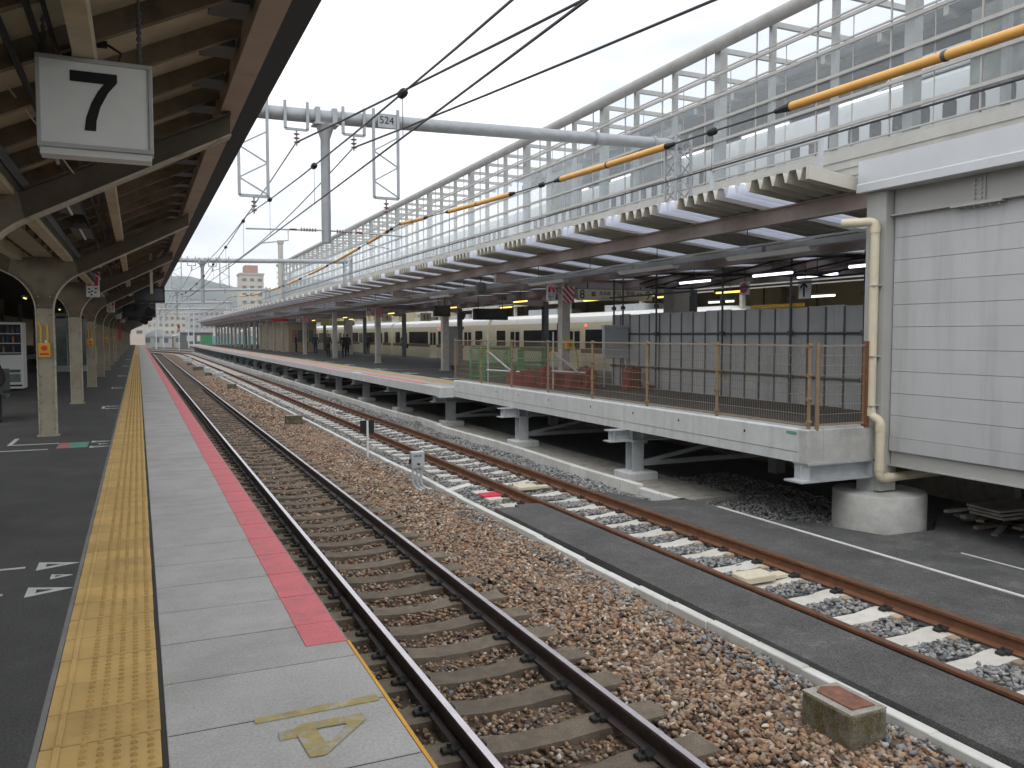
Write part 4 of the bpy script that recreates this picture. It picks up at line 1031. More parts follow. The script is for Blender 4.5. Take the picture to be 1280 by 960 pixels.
# ---------------- hoarding with scaffold tubes, cabinet, crates, barriers
HX = 13.0
hd = thing('construction_hoarding', 'grey sheet hoarding propped by dark scaffold tubes on the raised platform', 'hoarding', (HX, 15, 0))
h0 = None; yy = 9.0; k = 0
b = MB()
b.prism([(HX, 0), (HX+.008, .0), (HX+.008, .14), (HX+.03, .17), (HX+.03, .33), (HX+.008, .36), (HX+.008, .49), (HX, .49), (HX-.0, .49)], 'z', .02, 2.11)
h0 = b.build('sheet', 'hoarding'); h0.parent = hd; h0.location = (-HX, yy-15, 0)
for k in range(1, 25): inst(h0, hd, 0, k*.5, random.uniform(-.01, .02))
for k in range(3): MB().box(HX+.02+k*.52, HX+.02+k*.52+.5, 21.46, 21.48, .02, 2.10).build('end_sheet', 'hoarding', hd)
for z in (.62, 1.55): MB().tube([(HX-.05, 9.0, z), (HX-.05, 21.5, z)], .024, 8).build('rail_tube', 'steel_dark', hd)
for z in (.9, 1.4): MB().tube([(HX-.1, 21.43, z), (HX+1.6, 21.43, z)], .024, 8).build('rail_tube', 'steel_dark', hd)
for k in range(24): MB().box(HX-.02, HX-.004, 9.48+k*.5, 9.52+k*.5, .02, 2.09).build('joint_post', 'hoard_joint', hd)
for yv in (9.9, 11.9, 13.9, 16.2, 19.0, 20.7, 21.2):
    MB().tube([(HX-.12, yv, .02), (HX-.12, yv, 3.15)], .026, 8).build('scaffold_pole', 'steel_dark', hd)
    for z in (.62, 1.55, 2.3): MB().box(HX-.17, HX-.07, yv-.045, yv+.045, z-.05, z+.05).build('coupler', 'steel_dark', hd)
MB().tube([(HX-.15, 9.2, 2.62), (HX-.15, 21.4, 2.62)], .024, 8).build('rail_tube', 'steel_dark', hd)
t = thing('wall_bundle', 'tangle of black cables sagging under the canopy above the hoarding', 'cables', (12.7, 13, 2.9))
for k in range(5):
    x = 12.3+k*.18; MB().tube([(x, 9.3+j*.9, 3.0-.10*math.sin(j*1.1+k)-.05*k) for j in range(12)], .022, 6).build('cable', 'black', t)
t = thing('no_entry_sign', 'round red no entry sign on a white square above the hoarding', 'sign', (12.9, 15.5, 2.4))
MB().box(12.9, 12.94, 15.30, 15.60, 2.45, 2.75).build('plate', 'panel_white', t); MB().tube([(12.9, 15.45, 2.60), (12.892, 15.45, 2.60)], .12, 20).build('disc', 'red_sign', t); MB().box(12.885, 12.891, 15.37, 15.53, 2.585, 2.615).build('bar', 'panel_white', t)
MB().tube([(12.92, 15.45, 2.75), (12.92, 15.45, 3.1)], .012, 6).build('hanger', 'steel_dark', t)
t = thing('arrow_sign', 'white square sign with a black upward arrow above the hoarding', 'sign', (13.2, 13.85, 2.3))
MB().box(13.2, 13.24, 13.68, 14.02, 2.30, 2.70).build('plate', 'panel_white', t)
b = MB(); b.box(13.19, 13.198, 13.83, 13.87, 2.34, 2.6); b.prism([(13.85, 2.67), (13.735, 2.55), (13.765, 2.52), (13.85, 2.61), (13.935, 2.52), (13.965, 2.55)], 'x', 13.186, 13.192); b.build('arrow', 'ink', t)
MB().tube([(13.22, 13.85, 2.70), (13.22, 13.85, 3.1)], .012, 6).build('hanger', 'steel_dark', t)
t = thing('caution_band', 'yellow caution band fixed along the top of the hoarding', 'band', (HX-.06, 14, 2))
MB().box(HX-.02, HX-.005, 13.6, 15.3, 2.12, 2.20).build('band', 'yellow_box', t)
t = thing('equipment_cabinet', 'pale grey cabinet panel on thin legs by the cream column', 'cabinet', (12.6, 20.5, 0))
MB().box(12.15, 12.95, 20.5, 20.65, .85, 1.72).build('panel', 'steel_grey', t, .01); MB().box(12.13, 12.97, 20.48, 20.67, 1.72, 1.80).build('hood', 'hoarding', t)
for xx in (12.17, 12.9): MB().box(xx, xx+.03, 20.55, 20.58, 0, .86).build('leg', 'galv', t)
rnd = random.Random(9)
cr0 = None
spots = [(9.5, 20.9), (9.95, 20.95), (10.4, 20.8), (10.75, 20.7), (11.15, 20.6), (11.55, 20.5), (10.9, 20.1), (11.3, 19.9), (12.6, 19.7), (13.6, 19.9), (12.2, 19.2), (13.2, 19.3)]
for k, (x, y) in enumerate(spots):
    h = .48+.06*(k % 3)
    lab_ = 'dark red barrier block beside the green barriers' if k < 4 else 'dark red barrier block next to the near cream column' if k < 8 else 'dark red barrier block beside the grey cabinet panel'
    t = thing('barrier_block', lab_, 'barrier', (x, y, .02), 'dark red barrier blocks')
    b = MB(); b.prism([(x-.21, .02), (x+.21, .02), (x+.21, .10), (x+.17, .16), (x+.17, h), (x-.17, h), (x-.17, .16), (x-.21, .10)], 'y', y-.17, y+.17); b.build('block', 'crate_red', t, .012)
    MB().box(x-.10, x+.10, y-.18, y-.171, .2, h-.08).build('recess', 'crate_red', t)
    MB().tube([(x, y, h), (x, y, h+.05)], .05, 8).build('cap', 'crate_red', t)
for k, (x0, x1, y) in enumerate(((8.75, 9.9, 22.3), (9.95, 11.1, 22.2))):
    t = thing('green_barrier', 'green steel framed net barrier standing behind the mesh fence', 'barrier', ((x0+x1)/2, y, .02), 'green net barriers')
    b = MB()
    for p, q in (((x0, y, .05), (x0, y, 1.15)), ((x1, y, .05), (x1, y, 1.15)), ((x0, y, 1.15), (x1, y, 1.15)), ((x0, y, .3), (x1, y, .3)), ((x0, y, .7), (x1, y, .7))): b.tube([p, q], .03, 6)
    b.build('frame', 'green_net', t)
    b = MB(); n = 16
    for i in range(n): 
        a = x0+(x1-x0)*i/n; b.bar((a, y, .3), (min(x1, a+.4), y, 1.1), .008); b.bar((a, y, 1.1), (min(x1, a+.4), y, .3), .008)
    b.build('net', 'green_net', t)
    MB().box(x0+.25, x0+.45, y-.02, y+.02, .1, 1.1).build('slat', 'green_net', t)
for k, (x, y) in enumerate(((9.0, 21.6), (10.4, 20.3))):
    t = thing('prop_strut', 'galvanised tubular strut frame leaning behind the mesh fence', 'strut', (x, y, 0), 'strut frames')
    MB().tube([(x, y, 1.05), (x+.55, y-.4, .5)], .03, 8).build('strut', 'galv', t); MB().tube([(x-.05, y, .53), (x+.75, y-.5, .48)], .025, 8).build('foot_tube', 'galv', t)
    MB().tube([(x, y, .02), (x, y, 1.6)], .022, 8).build('pole', 'galv', t); MB().tube([(x, y, 1.02), (x, y, 1.1)], .05, 8).build('clamp', 'yellow_box', t)
t = thing('blue_sheet', 'folded blue tarpaulin on the ground behind the mesh fence', 'sheet', (9.6, 19.3, 0)); b = MB()
b.prism([(9.3, 19.1), (9.95, 19.15), (9.9, 19.6), (9.35, 19.55)], 'z', .02, .07); b.build('sheet', 'blue_sheet', t, .015)
t = thing('yellow_cable', 'yellow cable looped over the barriers', 'cable', (11, 20.7, .5))
MB().tube([(10.9, 20.6, 1.5), (11.15, 20.6, 1.35), (11.3, 20.6, 1.0), (11.35, 20.6, .6)], .02, 6).build('cable', 'vest_yellow', t)
t = thing('column_notice', 'grey notice stand behind the first cream column', 'notice', (12.4, 34.0, 0)); MB().box(12.25, 12.75, 33.98, 34.02, .2, 1.9).build('board', 'hoarding', t); MB().box(12.4, 12.6, 33.95, 34.05, 0, .2).build('foot', 'steel_dark', t)
t = thing('waiting_room', 'beige waiting room box among the far cream columns', 'shelter', (13.4, 80, 0))
MB().box(12.5, 15, 77, 95, 0, 2.7).build('wall', 'wall_beige', t)
for k in range(4): MB().box(12.8+k*.5, 13.2+k*.5, 76.97, 77, .9, 2.0).build('window', 'pink_mark' if k == 0 else 'green_glass', t)
MB().box(12.4, 15.1, 76.9, 95.1, 2.7, 2.8).build('roof', 'steel_grey', t)
# ================================================================== things between the tracks
def cblock(x, y, sx, sy, z0, z1, label, plate=False, rz=0):
    t = thing('concrete_block', label, 'block', (x, y, z0))
    b = MB(); c = .03
    pr = [(x-sx/2, y-sy/2+c), (x-sx/2+c, y-sy/2), (x+sx/2-c, y-sy/2), (x+sx/2, y-sy/2+c), (x+sx/2, y+sy/2-c), (x+sx/2-c, y+sy/2), (x-sx/2+c, y+sy/2), (x-sx/2, y+sy/2-c)]
    b.prism(pr, 'z', z0, z1); b.build('block_body', 'concrete_mossy', t, .012)
    MB().box(x-sx/2+.012, x+sx/2-.012, y-sy/2+.012, y+sy/2-.012, z1-.001, z1+.006).build('top_face', 'concrete_old', t)
    if plate: MB().prism([(x-.10, y-.17), (x+.105, y-.175), (x+.11, y+.15), (x-.02, y+.20), (x-.10, y+.15)], 'z', z1+.006, z1+.016).build('rusty_plate', 'rust_plate', t)
    return t
cblock(4.46, 4.22, .35, .48, -1.32, -1.05, 'mossy concrete block with a rusty plate on top beside the white kerb', True)
cblock(4.36, 26.2, .50, .34, -1.34, -.98, 'dark weathered concrete block beside the kerb, near the black plated post')
cblock(4.38, 45, .42, .34, -1.34, -1.0, 'small weathered concrete block beside the kerb, farther along the track')
cblock(4.40, 61, .42, .40, -1.34, -1.05, 'flat weathered concrete block beside the kerb next to pale boxes')
cblock(4.35, 71, .80, .5, -1.34, -1.0, 'broad weathered concrete block beside the kerb near the platform end')
cblock(4.35, 83, .45, .4, -1.34, -1.05, 'small weathered concrete block at the far end of the kerb')
t = thing('marker_post', 'white marker post with a black square board standing by the kerb', 'post', (4.7, 18.4, -1.3))
MB().box(4.68, 4.72, 18.38, 18.42, -1.34, -.43).build('post', 'panel_white', t); MB().box(4.54, 4.86, 18.42, 18.435, -.72, -.42).build('board', 'black', t)
t = thing('painted_mark', 'worn yellow paint mark on ballast at the marker post foot', 'mark', (4.6, 18.2, -1.28))
for k in range(9): MB().box(4.42+k*.05, 4.465+k*.05, 18.1+.05*(k % 2), 18.16+.05*(k % 2), -1.29, -1.262).build('stone', 'old_yellow', t)
jb = thing('junction_box', 'grey steel junction box on three bent conduits beside the kerb', 'box', (4.5, 14.1, -1.3))
MB().box(4.38, 4.62, 14.04, 14.18, -.86, -.57).build('box', 'galv', jb, .008)
MB().box(4.40, 4.60, 14.034, 14.041, -.84, -.59).build('door', 'steel_grey', jb); text('lettering', 'AB-58', .055, 'ink', jb, face_my(4.49, 14.032, -.64))
MB().box(4.48, 4.53, 14.02, 14.035, -.80, -.77).build('latch', 'black', jb); MB().cyl(4.365, 14.1, -.78, -.70, .02, 8).build('knob', 'black', jb)
for k in range(3):
    x = 4.42+k*.075; MB().tube(bend([(x, 14.1, -.86), (x, 14.1, -1.22), (x+.22+k*.05, 14.0, -1.30)], .14), .026, 8).build('conduit', 'galv', jb)
t = thing('ground_box', 'cream plastic box fixed on a pale sleeper of the rusty track', 'box', (6.33, 7.3, -1.27))
MB().box(6.08, 6.50, 7.16, 7.42, -1.262, -1.18, .015).build('lid', 'pvc_cream', t, .008); MB().box(6.50, 6.72, 7.22, 7.36, -1.265, -1.22, .01).build('lug', 'pvc_cream', t)
b = MB()
for k in range(3): b.box(6.15+k*.12, 6.21+k*.12, 7.2, 7.26, -1.181, -1.176)
b.build('bolt_recess', 'kerb', t)
t = thing('ground_box', 'cream plastic box between the rusty rails near the end of the asphalt', 'box', (6.33, 13.4, -1.27))
MB().box(6.12, 6.52, 13.25, 13.55, -1.262, -1.19, .015).build('lid', 'pvc_cream', t, .008); MB().box(6.52, 6.75, 13.32, 13.46, -1.265, -1.22, .01).build('lug', 'pvc_cream', t)
t = thing('red_marker', 'flat red square marker on grey ballast beside the rusty rail', 'marker', (5.5, 13.1, -1.27)); MB().box(5.33, 5.66, 12.95, 13.25, -1.27, -1.235, .01).build('plate', 'red_sign', t)
t = thing('cable_cover', 'pale cable cover slab crossing the grey ballast to the rusty rail', 'slab', (5.2, 13.9, -1.26)); MB().prism([(4.9, 13.6), (5.55, 14.1), (5.55, 14.3), (4.9, 13.85)], 'z', -1.30, -1.245).build('slab', 'kerb', t)
for k, (x, y) in enumerate(((4.75, 57), (4.9, 58.5), (4.7, 66), (4.9, 75), (4.8, 88), (4.6, 95), (5.1, 99))):
    t = thing('trackside_box', 'pale grey trackside equipment box by the far kerb', 'box', (x, y, -1.3), 'pale trackside boxes')
    MB().box(x-.25, x+.25, y-.2, y+.2, -1.32, -.92).build('case', 'galv', t, .01); MB().box(x-.2, x+.2, y-.25, y+.25, -1.3, -1.22).build('foot', 'kerb', t)

# ================================================================== overhead line gantries and wires
GZ = 6.97
def gantry(y, label, detail):
    g = thing('gantry', label, 'gantry', (4.41, y, -1.3), 'tube gantries over the tracks')
    GR = .17
    b = MB(); b.tube([(-4.6, y, GZ-.12), (4.4, y, GZ), (15.1, y, GZ+.30)], GR, 18 if detail else 10); b.build('beam_tube', 'galv_line', g)
    if detail:
        for x in (12.2, 14.2): MB().tube([(x-.03, y, GZ+.028*(x-4.4)), (x+.03, y, GZ+.028*(x-4.4))], GR+.05, 16).build('coupling_ring', 'galv_line', g)
        text('plate_number', '524', .26, 'ink', g, face_my(5.95, y-.205, GZ+.03)); MB().box(5.72, 6.2, y-.20, y-.19, GZ-.15, GZ+.2).build('number_plate', 'galv_line', g)
    # drop post
    b = MB(); b.tube([(4.41, y, GZ-.15), (4.41, y, GZ-.55), (4.41, y, 3.84)], [.26, .12, .12], 14); b.box(4.1, 4.72, y-.23, y+.23, GZ-.23, GZ-.19); b.build('drop_post', 'galv_line', g)
    for x in (4.2, 4.62): MB().box(x-.06, x+.06, y-.215, y+.215, GZ-.19, GZ+.19).build('post_strap', 'galv_line', g)
    # lattice post on the right, plain post on the left
    b = MB(); zt = 7.55; z = 3.0; hw = .27
    for sx in (-1, 1):
        for sy in (-1, 1): b.bar((15.1+sx*hw, y+sy*hw, 3.0), (15.1+sx*hw, y+sy*hw, zt), .075)
    k = 0
    while z < zt-.01:
        z2 = min(zt, z+.42); s = 1 if k % 2 else -1
        for q in (-1, 1):
            b.bar((15.1-s*hw, y+q*hw, z), (15.1+s*hw, y+q*hw, z2), .035); b.bar((15.1+q*hw, y-s*hw, z), (15.1+q*hw, y+s*hw, z2), .035)
        z = z2; k += 1
    lo = b.build('lattice_post', 'galv_line', g); MB().box(14.82, 15.38, y-.28, y+.28, 0, 3.0).build('post_base', 'post_cream', lo)
    b = MB(); b.tube([(-4.6, y, 0), (-4.6, y, GZ+.2)], .16, 12); b.build('round_post', 'galv_line', g)
    # hung ladder frames
    for x0, x1, zb_ in ((2.30, 2.97, 4.86), (5.60, 6.24, 5.02)):
        b = MB(); zt_ = GZ+.32
        for x in (x0, x1): b.box(x-.035, x+.035, y-.235, y-.175, zb_, zt_ if x == x1 else GZ+.3)
        b.box(x0, x1, y-.235, y-.18, zb_-.03, zb_+.04)
        z = zb_+.05; k = 0
        while z < GZ-.55:
            z2 = z+.38; a, c = (x0, x1) if k % 2 else (x1, x0); b.bar((a, y-.205, z), (c, y-.205, z2), .035); z = z2; k += 1
        fo = b.build('ladder_frame', 'galv_line', g)
        xm = (x0+x1)/2; b = MB()
        b.tube([(xm, y-.2, zb_), (xm, y-.2, zb_-.42)], .02, 6)
        for k in range(3): b.tube([(xm, y-.2, zb_-.10-k*.1), (xm, y-.2, zb_-.13-k*.1), (xm, y-.2, zb_-.16-k*.1)], [.03, .085, .03], 8)
        b.build('insulator', 'insulator', fo)
    # U brackets with insulators that carry the feeders
    for xm in (3.67, 5.09):
        b = MB()
        for x in (xm-.27, xm+.27): b.box(x-.035, x+.035, y-.235, y-.175, GZ-.42, GZ+.26)
        b.box(xm-.27, xm+.27, y-.235, y-.18, GZ-.45, GZ-.39); uo = b.build('hanger_bracket', 'galv_line', g)
        b = MB(); b.tube([(xm, y-.2, GZ-.42), (xm, y-.2, GZ-.82)], .018, 6)
        for k in range(3): b.tube([(xm, y-.2, GZ-.50-k*.1), (xm, y-.2, GZ-.53-k*.1), (xm, y-.2, GZ-.56-k*.1)], [.03, .085, .03], 8)
        b.build('insulator', 'insulator', uo)
    # cantilever arms towards each track
    for s, xe in ((-1, 2.45), (1, 6.40)):
        b = MB(); b.tube([(4.41, y-.02, 4.15), (xe, y-.02, 4.10)], .022, 8); b.tube([(4.41+s*.95, y-.02, 4.12), (4.41+s*.95, y-.02, 3.86), (xe+s*(-.35), y-.02, 3.76)], .015, 6)
        co = b.build('cantilever_arm', 'steel_grey', g)
        b = MB()
        for k in range(6): b.tube([(4.41+s*(.25+k*.07), y-.02, 4.145), (4.41+s*(.275+k*.07), y-.02, 4.145), (4.41+s*(.30+k*.07), y-.02, 4.145)], [.02, .06, .02], 8)
        b.build('insulator', 'insulator', co)
        MB().tube([(4.41+s*.74, y-.02, 4.135), (4.41+s*.92, y-.02, 4.13)], .025, 8).build('red_sleeve', 'crate_red', co)
    return g
gantry(21.2, 'galvanised tube gantry with ladder frames and plate 524, nearest the clad building', True)
for i, yy in enumerate((64.8, 108.4, 152, 190, 228)):
    gantry(yy, ['second galvanised tube gantry, over the middle of the platforms', 'third galvanised tube gantry, near the platform ends', 'galvanised tube gantry just past the platform ends', 'galvanised tube gantry in the far station throat', 'most distant galvanised tube gantry before the town'][i], False)

GY = [-22.4, 21.2, 64.8, 108.4, 152, 190, 228]
def span(name, label, x, z_sup, sag, cat='wire', r=.011, grp='overhead wires', mid=0, xs=None):
    t = thing(name, label, cat, (x, 0, z_sup), grp)
    for a, c in zip(GY[:-1], GY[1:]):
        pts = []
        for k in range(13):
            u = k/12; yy = a+(c-a)*u; pts.append((x, yy, z_sup-4*sag*u*(1-u)))
        MB().tube(pts, r, 5).build('wire', 'wire', t)
    return t
def zmes(y):
    for a, c in zip(GY[:-1], GY[1:]):
        if a <= y <= c: u = (y-a)/(c-a); return 4.42-4*.58*u*(1-u)
    return 4.2
for xt, nm in ((T1, 'dark railed'), (T2, 'rusty railed')):
    span('messenger_wire', 'thin upper catenary wire above the %s track' % nm, xt, 4.42, .58, r=.012)
    t = span('contact_wire', 'thin lower contact wire above the %s track' % nm, xt, 3.50, 0, r=.011)
    for yy in [3.6+4.6*q for q in range(12)]:
        z = zmes(yy); MB().tube([(xt, yy, 3.50), (xt, yy, z)], .004, 4).build('dropper', 'wire', t)
        b = MB(); b.tube([(xt, yy-.07, z), (xt, yy-.05, z), (xt, yy+.05, z), (xt, yy+.07, z)], [.02, .045, .045, .02], 8); b.build('dropper_clamp', 'black', t)
for k, (xa, xb) in enumerate(((3.67, 5.56), (5.09, 7.0))):
    t = thing('feeder_wire', ['thick dark feeder cable hung from the left hanger bracket of the gantries', 'thick dark feeder cable hung from the right hanger bracket of the gantries'][k], 'wire', (xa, 21, 6.24), 'feeder cables')
    slope = (xb-xa)/11.5
    pts = []
    for j in range(15):
        u = j/14; yy = 21.0-43*u; pts.append((xa+slope*(21.0-yy), yy, 6.24-4*.55*u*(1-u)*.7))
    MB().tube(pts, .022, 6).build('cable', 'wire', t)
    for a, c in zip(GY[1:-1], GY[2:]):
        MB().tube([(xa, a+(c-a)*j/10, 6.24-4*.6*(j/10)*(1-j/10)) for j in range(11)], .018, 5).build('cable', 'wire', t)
tubes = [(3.2, 6.9), (9.15, 12.1), (14.1, 17.4), (19.1, 21.0), (22.4, 24.4), (25.6, 29.0), (30.4, 33.6), (36, 39), (41.5, 45), (48, 52), (55, 58.5), (62, 66), (70, 73)]
for k, (a, c) in enumerate(tubes):
    lab = ['long orange tube sleeve on the upper wire in front of the white express train', 'orange tube sleeve on the upper wire beside the lattice post', 'orange tube sleeve on the upper wire just past the lattice post'][k] if k < 3 else 'short orange tube sleeve on the upper wire farther along the rusty track'
    t = thing('wire_sleeve', lab, 'sleeve', (T2, a, zmes(a)), 'orange wire sleeves')
    MB().tube([(T2, a, zmes(a)), (T2, (a+c)/2, zmes((a+c)/2)), (T2, c, zmes(c))], .045, 10).build('sleeve', 'orange_tube', t)
    m_ = (a+c)/2
    b = MB(); b.tube([(T2, m_-.02, zmes(m_)), (T2, m_+.02, zmes(m_))], .050, 10); b.build('joint_ring', 'steel_dark', t)
    MB().tube([(T2, c-.02, zmes(c)), (T2, c+.22, zmes(c+.2))], [.05, .025], 8).build('end_grip', 'black', t); MB().tube([(T2, a+.02, zmes(a)), (T2, a-.18, zmes(a-.18))], [.045, .025], 8).build('end_grip', 'black', t)
br = thing('roof_bracket', 'dark steel wire bracket standing above the folded canopy edge', 'bracket', (9.6, 12.6, 3.7), None)
MB().bar((10.2, 13.2, 3.5), (10.2, 13.2, 4.75), .07).build('post', 'steel_grey', br); MB().bar((10.2, 13.2, 4.7), (10.2, 10.4, 4.7), .07).build('arm', 'steel_grey', br); MB().bar((10.2, 10.4, 3.5), (10.2, 10.4, 4.7), .06).build('post', 'steel_grey', br)
br = thing('roof_bracket', 'galvanised stay bracket behind the gantry lattice post', 'bracket', (14.6, 19, 4.6), None)
MB().bar((15.0, 20.8, 5.4), (14.6, 15.5, 5.3), .10).build('arm', 'steel_grey', br); MB().bar((15.0, 20.5, 5.2), (14.6, 17.5, 4.0), .08).build('stay', 'steel_grey', br); MB().bar((14.6, 16.2, 5.3), (14.5, 16.0, 3.4), .09).build('leg', 'steel_grey', br)

# ================================================================== elevated express station: glass wall, deck, train
VX = 22.0; V0, V1 = -8.0, 146.0
dk = thing('viaduct', 'elevated railway viaduct with pale parapet behind the far platform', 'viaduct', (VX+6, 60, -1.4))
MB().box(VX-.15, VX+.3, V0, V1, 5.6, 7.72).build('parapet', 'parapet', dk)
for k in range(7): MB().box(VX-.19, VX-.151, V0, V1, 5.7+k*.28, 5.72+k*.28).build('parapet_rib', 'mullion', dk)
MB().box(VX-.3, VX+18, V0, V1, 5.0, 5.6).build('deck', 'concrete', dk)
MB().box(VX+.4, VX+.9, V0, V1, -1.4, 5.0).build('lower_wall', 'wall_beige', dk)
for k in range(26): MB().box(VX+.15, VX+.42, 2+k*5.6, 2.5+k*5.6, -1.4, 5.0).build('pilaster', 'wall_beige', dk)
for k in range(40): MB().box(VX+.36, VX+.40, 3.2+k*2.8, 3.26+k*2.8, 1.0, 5.0).build('panel_joint', 'wood_brown', dk)
pl_ = thing('lean_to_roof', 'pale metal lean-to roof along the beige wall behind the hoarding', 'roof', (20.5, 30, 3.6))
b = MB(); b.prism([(19.2, 3.25), (VX+.14, 4.0), (VX+.14, 4.1), (19.2, 3.35)], 'y', 2, 60); b.build('roof_sheet', 'fascia_metal', pl_); MB().box(19.2, 19.35, 2, 60, 3.1, 3.26).build('gutter', 'post_cream', pl_)
for k in range(9): MB().box(19.3, 19.45, 4+k*6.4, 4.15+k*6.4, -1.2, 3.2).build('post', 'post_cream', pl_)
for k, yy in enumerate((10, 14, 17, 21, 26, 31)):
    t = thing('tube_lamp', 'warm lit tube lamp under the lean-to roof by the beige wall', 'lamp', (20.6, yy, 2.9), 'warm lamps by the beige wall')
    MB().box(20.55, 20.69, yy-.8, yy+.8, 2.84, 2.9).build('housing', 'steel_grey', t); MB().tube([(20.6, yy-.75, 2.80), (20.6, yy+.75, 2.80)], .035, 8).build('tube', 'lamp_pale', t); MB().tube([(20.62, yy, 2.89), (20.62, yy, 3.7)], .02, 6).build('hanger', 'steel_grey', t)
gw = thing('glass_wall', 'tall glazed screen wall with thick top tube along the elevated station', 'glass wall', (VX, 70, 7.7))
ZT = 13.42
rails_z = [7.75, 8.58, 9.48, 10.36, 11.30, 12.18]
MB().tube([(VX, V0, ZT), (VX, V1, ZT)], .26, 16).build('top_tube', 'top_tube', gw)
for z in rails_z:
    MB().box(VX-.11, VX-.02, V0, V1, z-.055, z+.055).build('rail_bar', 'mullion', gw)
for z in (rails_z[-1]+.11, rails_z[-2]+.11, rails_z[0]+.12): MB().box(VX-.09, VX-.03, V0, V1, z+.01, z+.06).build('rail_bar', 'mullion', gw)
SP = 3.15; Y00 = 19.0-3.15*8
nby = int((V1-Y00)/SP)
a0 = MB().box(VX-.025, VX+.025, 0, .05, 7.72, ZT-.2).build('mullion', 'mullion', gw); a0.location = (a0.location[0], 0, 0)
base_y = Y00
a0.location = (0, base_y+.5, 0)
c0_ = MB().box(VX+.20, VX+.42, -.09, .09, 7.0, ZT-.05).build('frame_column', 'frame_pale', gw); c0_.location = (0, base_y, 0)
cf = MB().box(VX+.19, VX+.55, -.19, .19, 7.0, ZT-.05).build('frame_column', 'frame_pale', gw); cf.location = (0, base_y+2*SP, 0)
t0 = MB().box(VX-.012, VX+.012, 0, .025, 7.72, rails_z[-1]).build('glazing_bar', 'mullion', gw); t0.location = (0, base_y+2.05, 0)
for k in range(1, nby+1):
    inst(a0, gw, 0, k*SP, 0); inst(t0, gw, 0, k*SP, 0)
    if k % 3 == 2:
        if k > 2: inst(cf, gw, 0, (k-2)*SP, 0)
    else: inst(c0_, gw, 0, k*SP, 0)
p_src = []
for (z0, z1) in zip(rails_z[:-1][:-1], rails_z[1:-1]):
    o = MB().box(VX-.006, VX+.004, .05, SP-.02, z0+.045, z1-.045).build('pane', 'glass', gw); o.location = (0, base_y+.5, 0); p_src.append(o)
for k in range(1, nby):
    for o in p_src: inst(o, gw, 0, k*SP, 0)
# roof ties seen above the glass
r0 = MB().bar((VX, 0, ZT-.1), (VX+5.0, 0, 13.3), .14, .2).build('roof_tie', 'frame_pale', gw); r0.location = (0, base_y, 0)
for k in range(1, nby): inst(r0, gw, 0, k*SP, 0)
ir = thing('express_canopy', 'dark inner canopy over the elevated express platform behind the glass', 'canopy', (30, 60, 7))
MB().box(VX+4.4, VX+14, V0, 58, 13.15, 13.3).build('roof_slab', 'steel_grey', ir)
for k in range(23): MB().box(VX+4.4, VX+14, V0+k*2.9, V0+k*2.9+.2, 12.85, 13.15).build('roof_rib', 'mullion', ir)
for x in (VX+5, VX+8, VX+11): MB().box(x, x+.25, V0, 58, 12.6, 12.9).build('roof_beam', 'steel_dark', ir)
MB().box(VX+13.8, VX+14, V0, 52, 5.6, 12.7).build('rear_screen', 'wall_mottled', ir)
for k in range(5): MB().box(VX+8.2, VX+8.6, 2+k*12.8, 2.5+k*12.8, 5.6, 12.9).build('column', 'frame_pale', ir)
for k in range(12): MB().box(VX+1.4, VX+1.55, 4+k*9.6, 8.2+k*9.6, 8.9, 11.4).build('inner_panel', 'wall_mottled', ir) if k in (1, 3, 4) else None
for k in range(7):
    t = thing('tube_lamp', 'lit white strip lamp inside the elevated express station', 'lamp', (29.2, 12+k*6.6, 11), 'strip lamps behind the glass wall')
    MB().box(29.1, 29.3, 12+k*6.6, 15.6+k*6.6, 11.90, 11.98).build('housing', 'panel_white', t); MB().tube([(29.2, 12.1+k*6.6, 11.86), (29.2, 15.5+k*6.6, 11.86)], .05, 8).build('tube', 'lamp_white', t); MB().tube([(29.2, 13.8+k*6.6, 11.97), (29.2, 13.8+k*6.6, 12.9)], .02, 6).build('hanger', 'steel_grey', t)

def car_body(prof, y0, y1, name, mats, parent, mi):
    b = MB(); n = len(prof)
    vs = [(x, y, z) for y in (y0, y1) for x, z in prof]; b.v = vs
    for k in range(n):
        b.f.append((k, (k+1) % n, n+(k+1) % n, n+k)); b.m.append(mi(prof[k], prof[(k+1) % n]))
    b.f.append(tuple(range(n))); b.m.append(0); b.f.append(tuple(range(2*n-1, n-1, -1))); b.m.append(0)
    return b.build(name, mats, parent)
def roof_arc(x0, x1, zs, h, n=10):
    return [(x1-(x1-x0)*(.5-.5*math.cos(math.pi*k/n)), zs+h*math.sin(math.pi*k/n)**.55 if 0 < k < n else zs) for k in range(n+1)]
ex = thing('express_train', 'white express train with small dark windows behind the glass wall', 'train', (27, 50, 7.1))
tx0, tx1, tz = 25.4, 28.78, 7.35
prof = [(tx0+.15, tz), (tx1-.15, tz), (tx1, tz+.5), (tx1, tz+2.6)] + roof_arc(tx0, tx1, tz+2.6, .85)[1:-1] + [(tx0, tz+2.6), (tx0, tz+1.42), (tx0, tz+1.22), (tx0, tz+.5)]
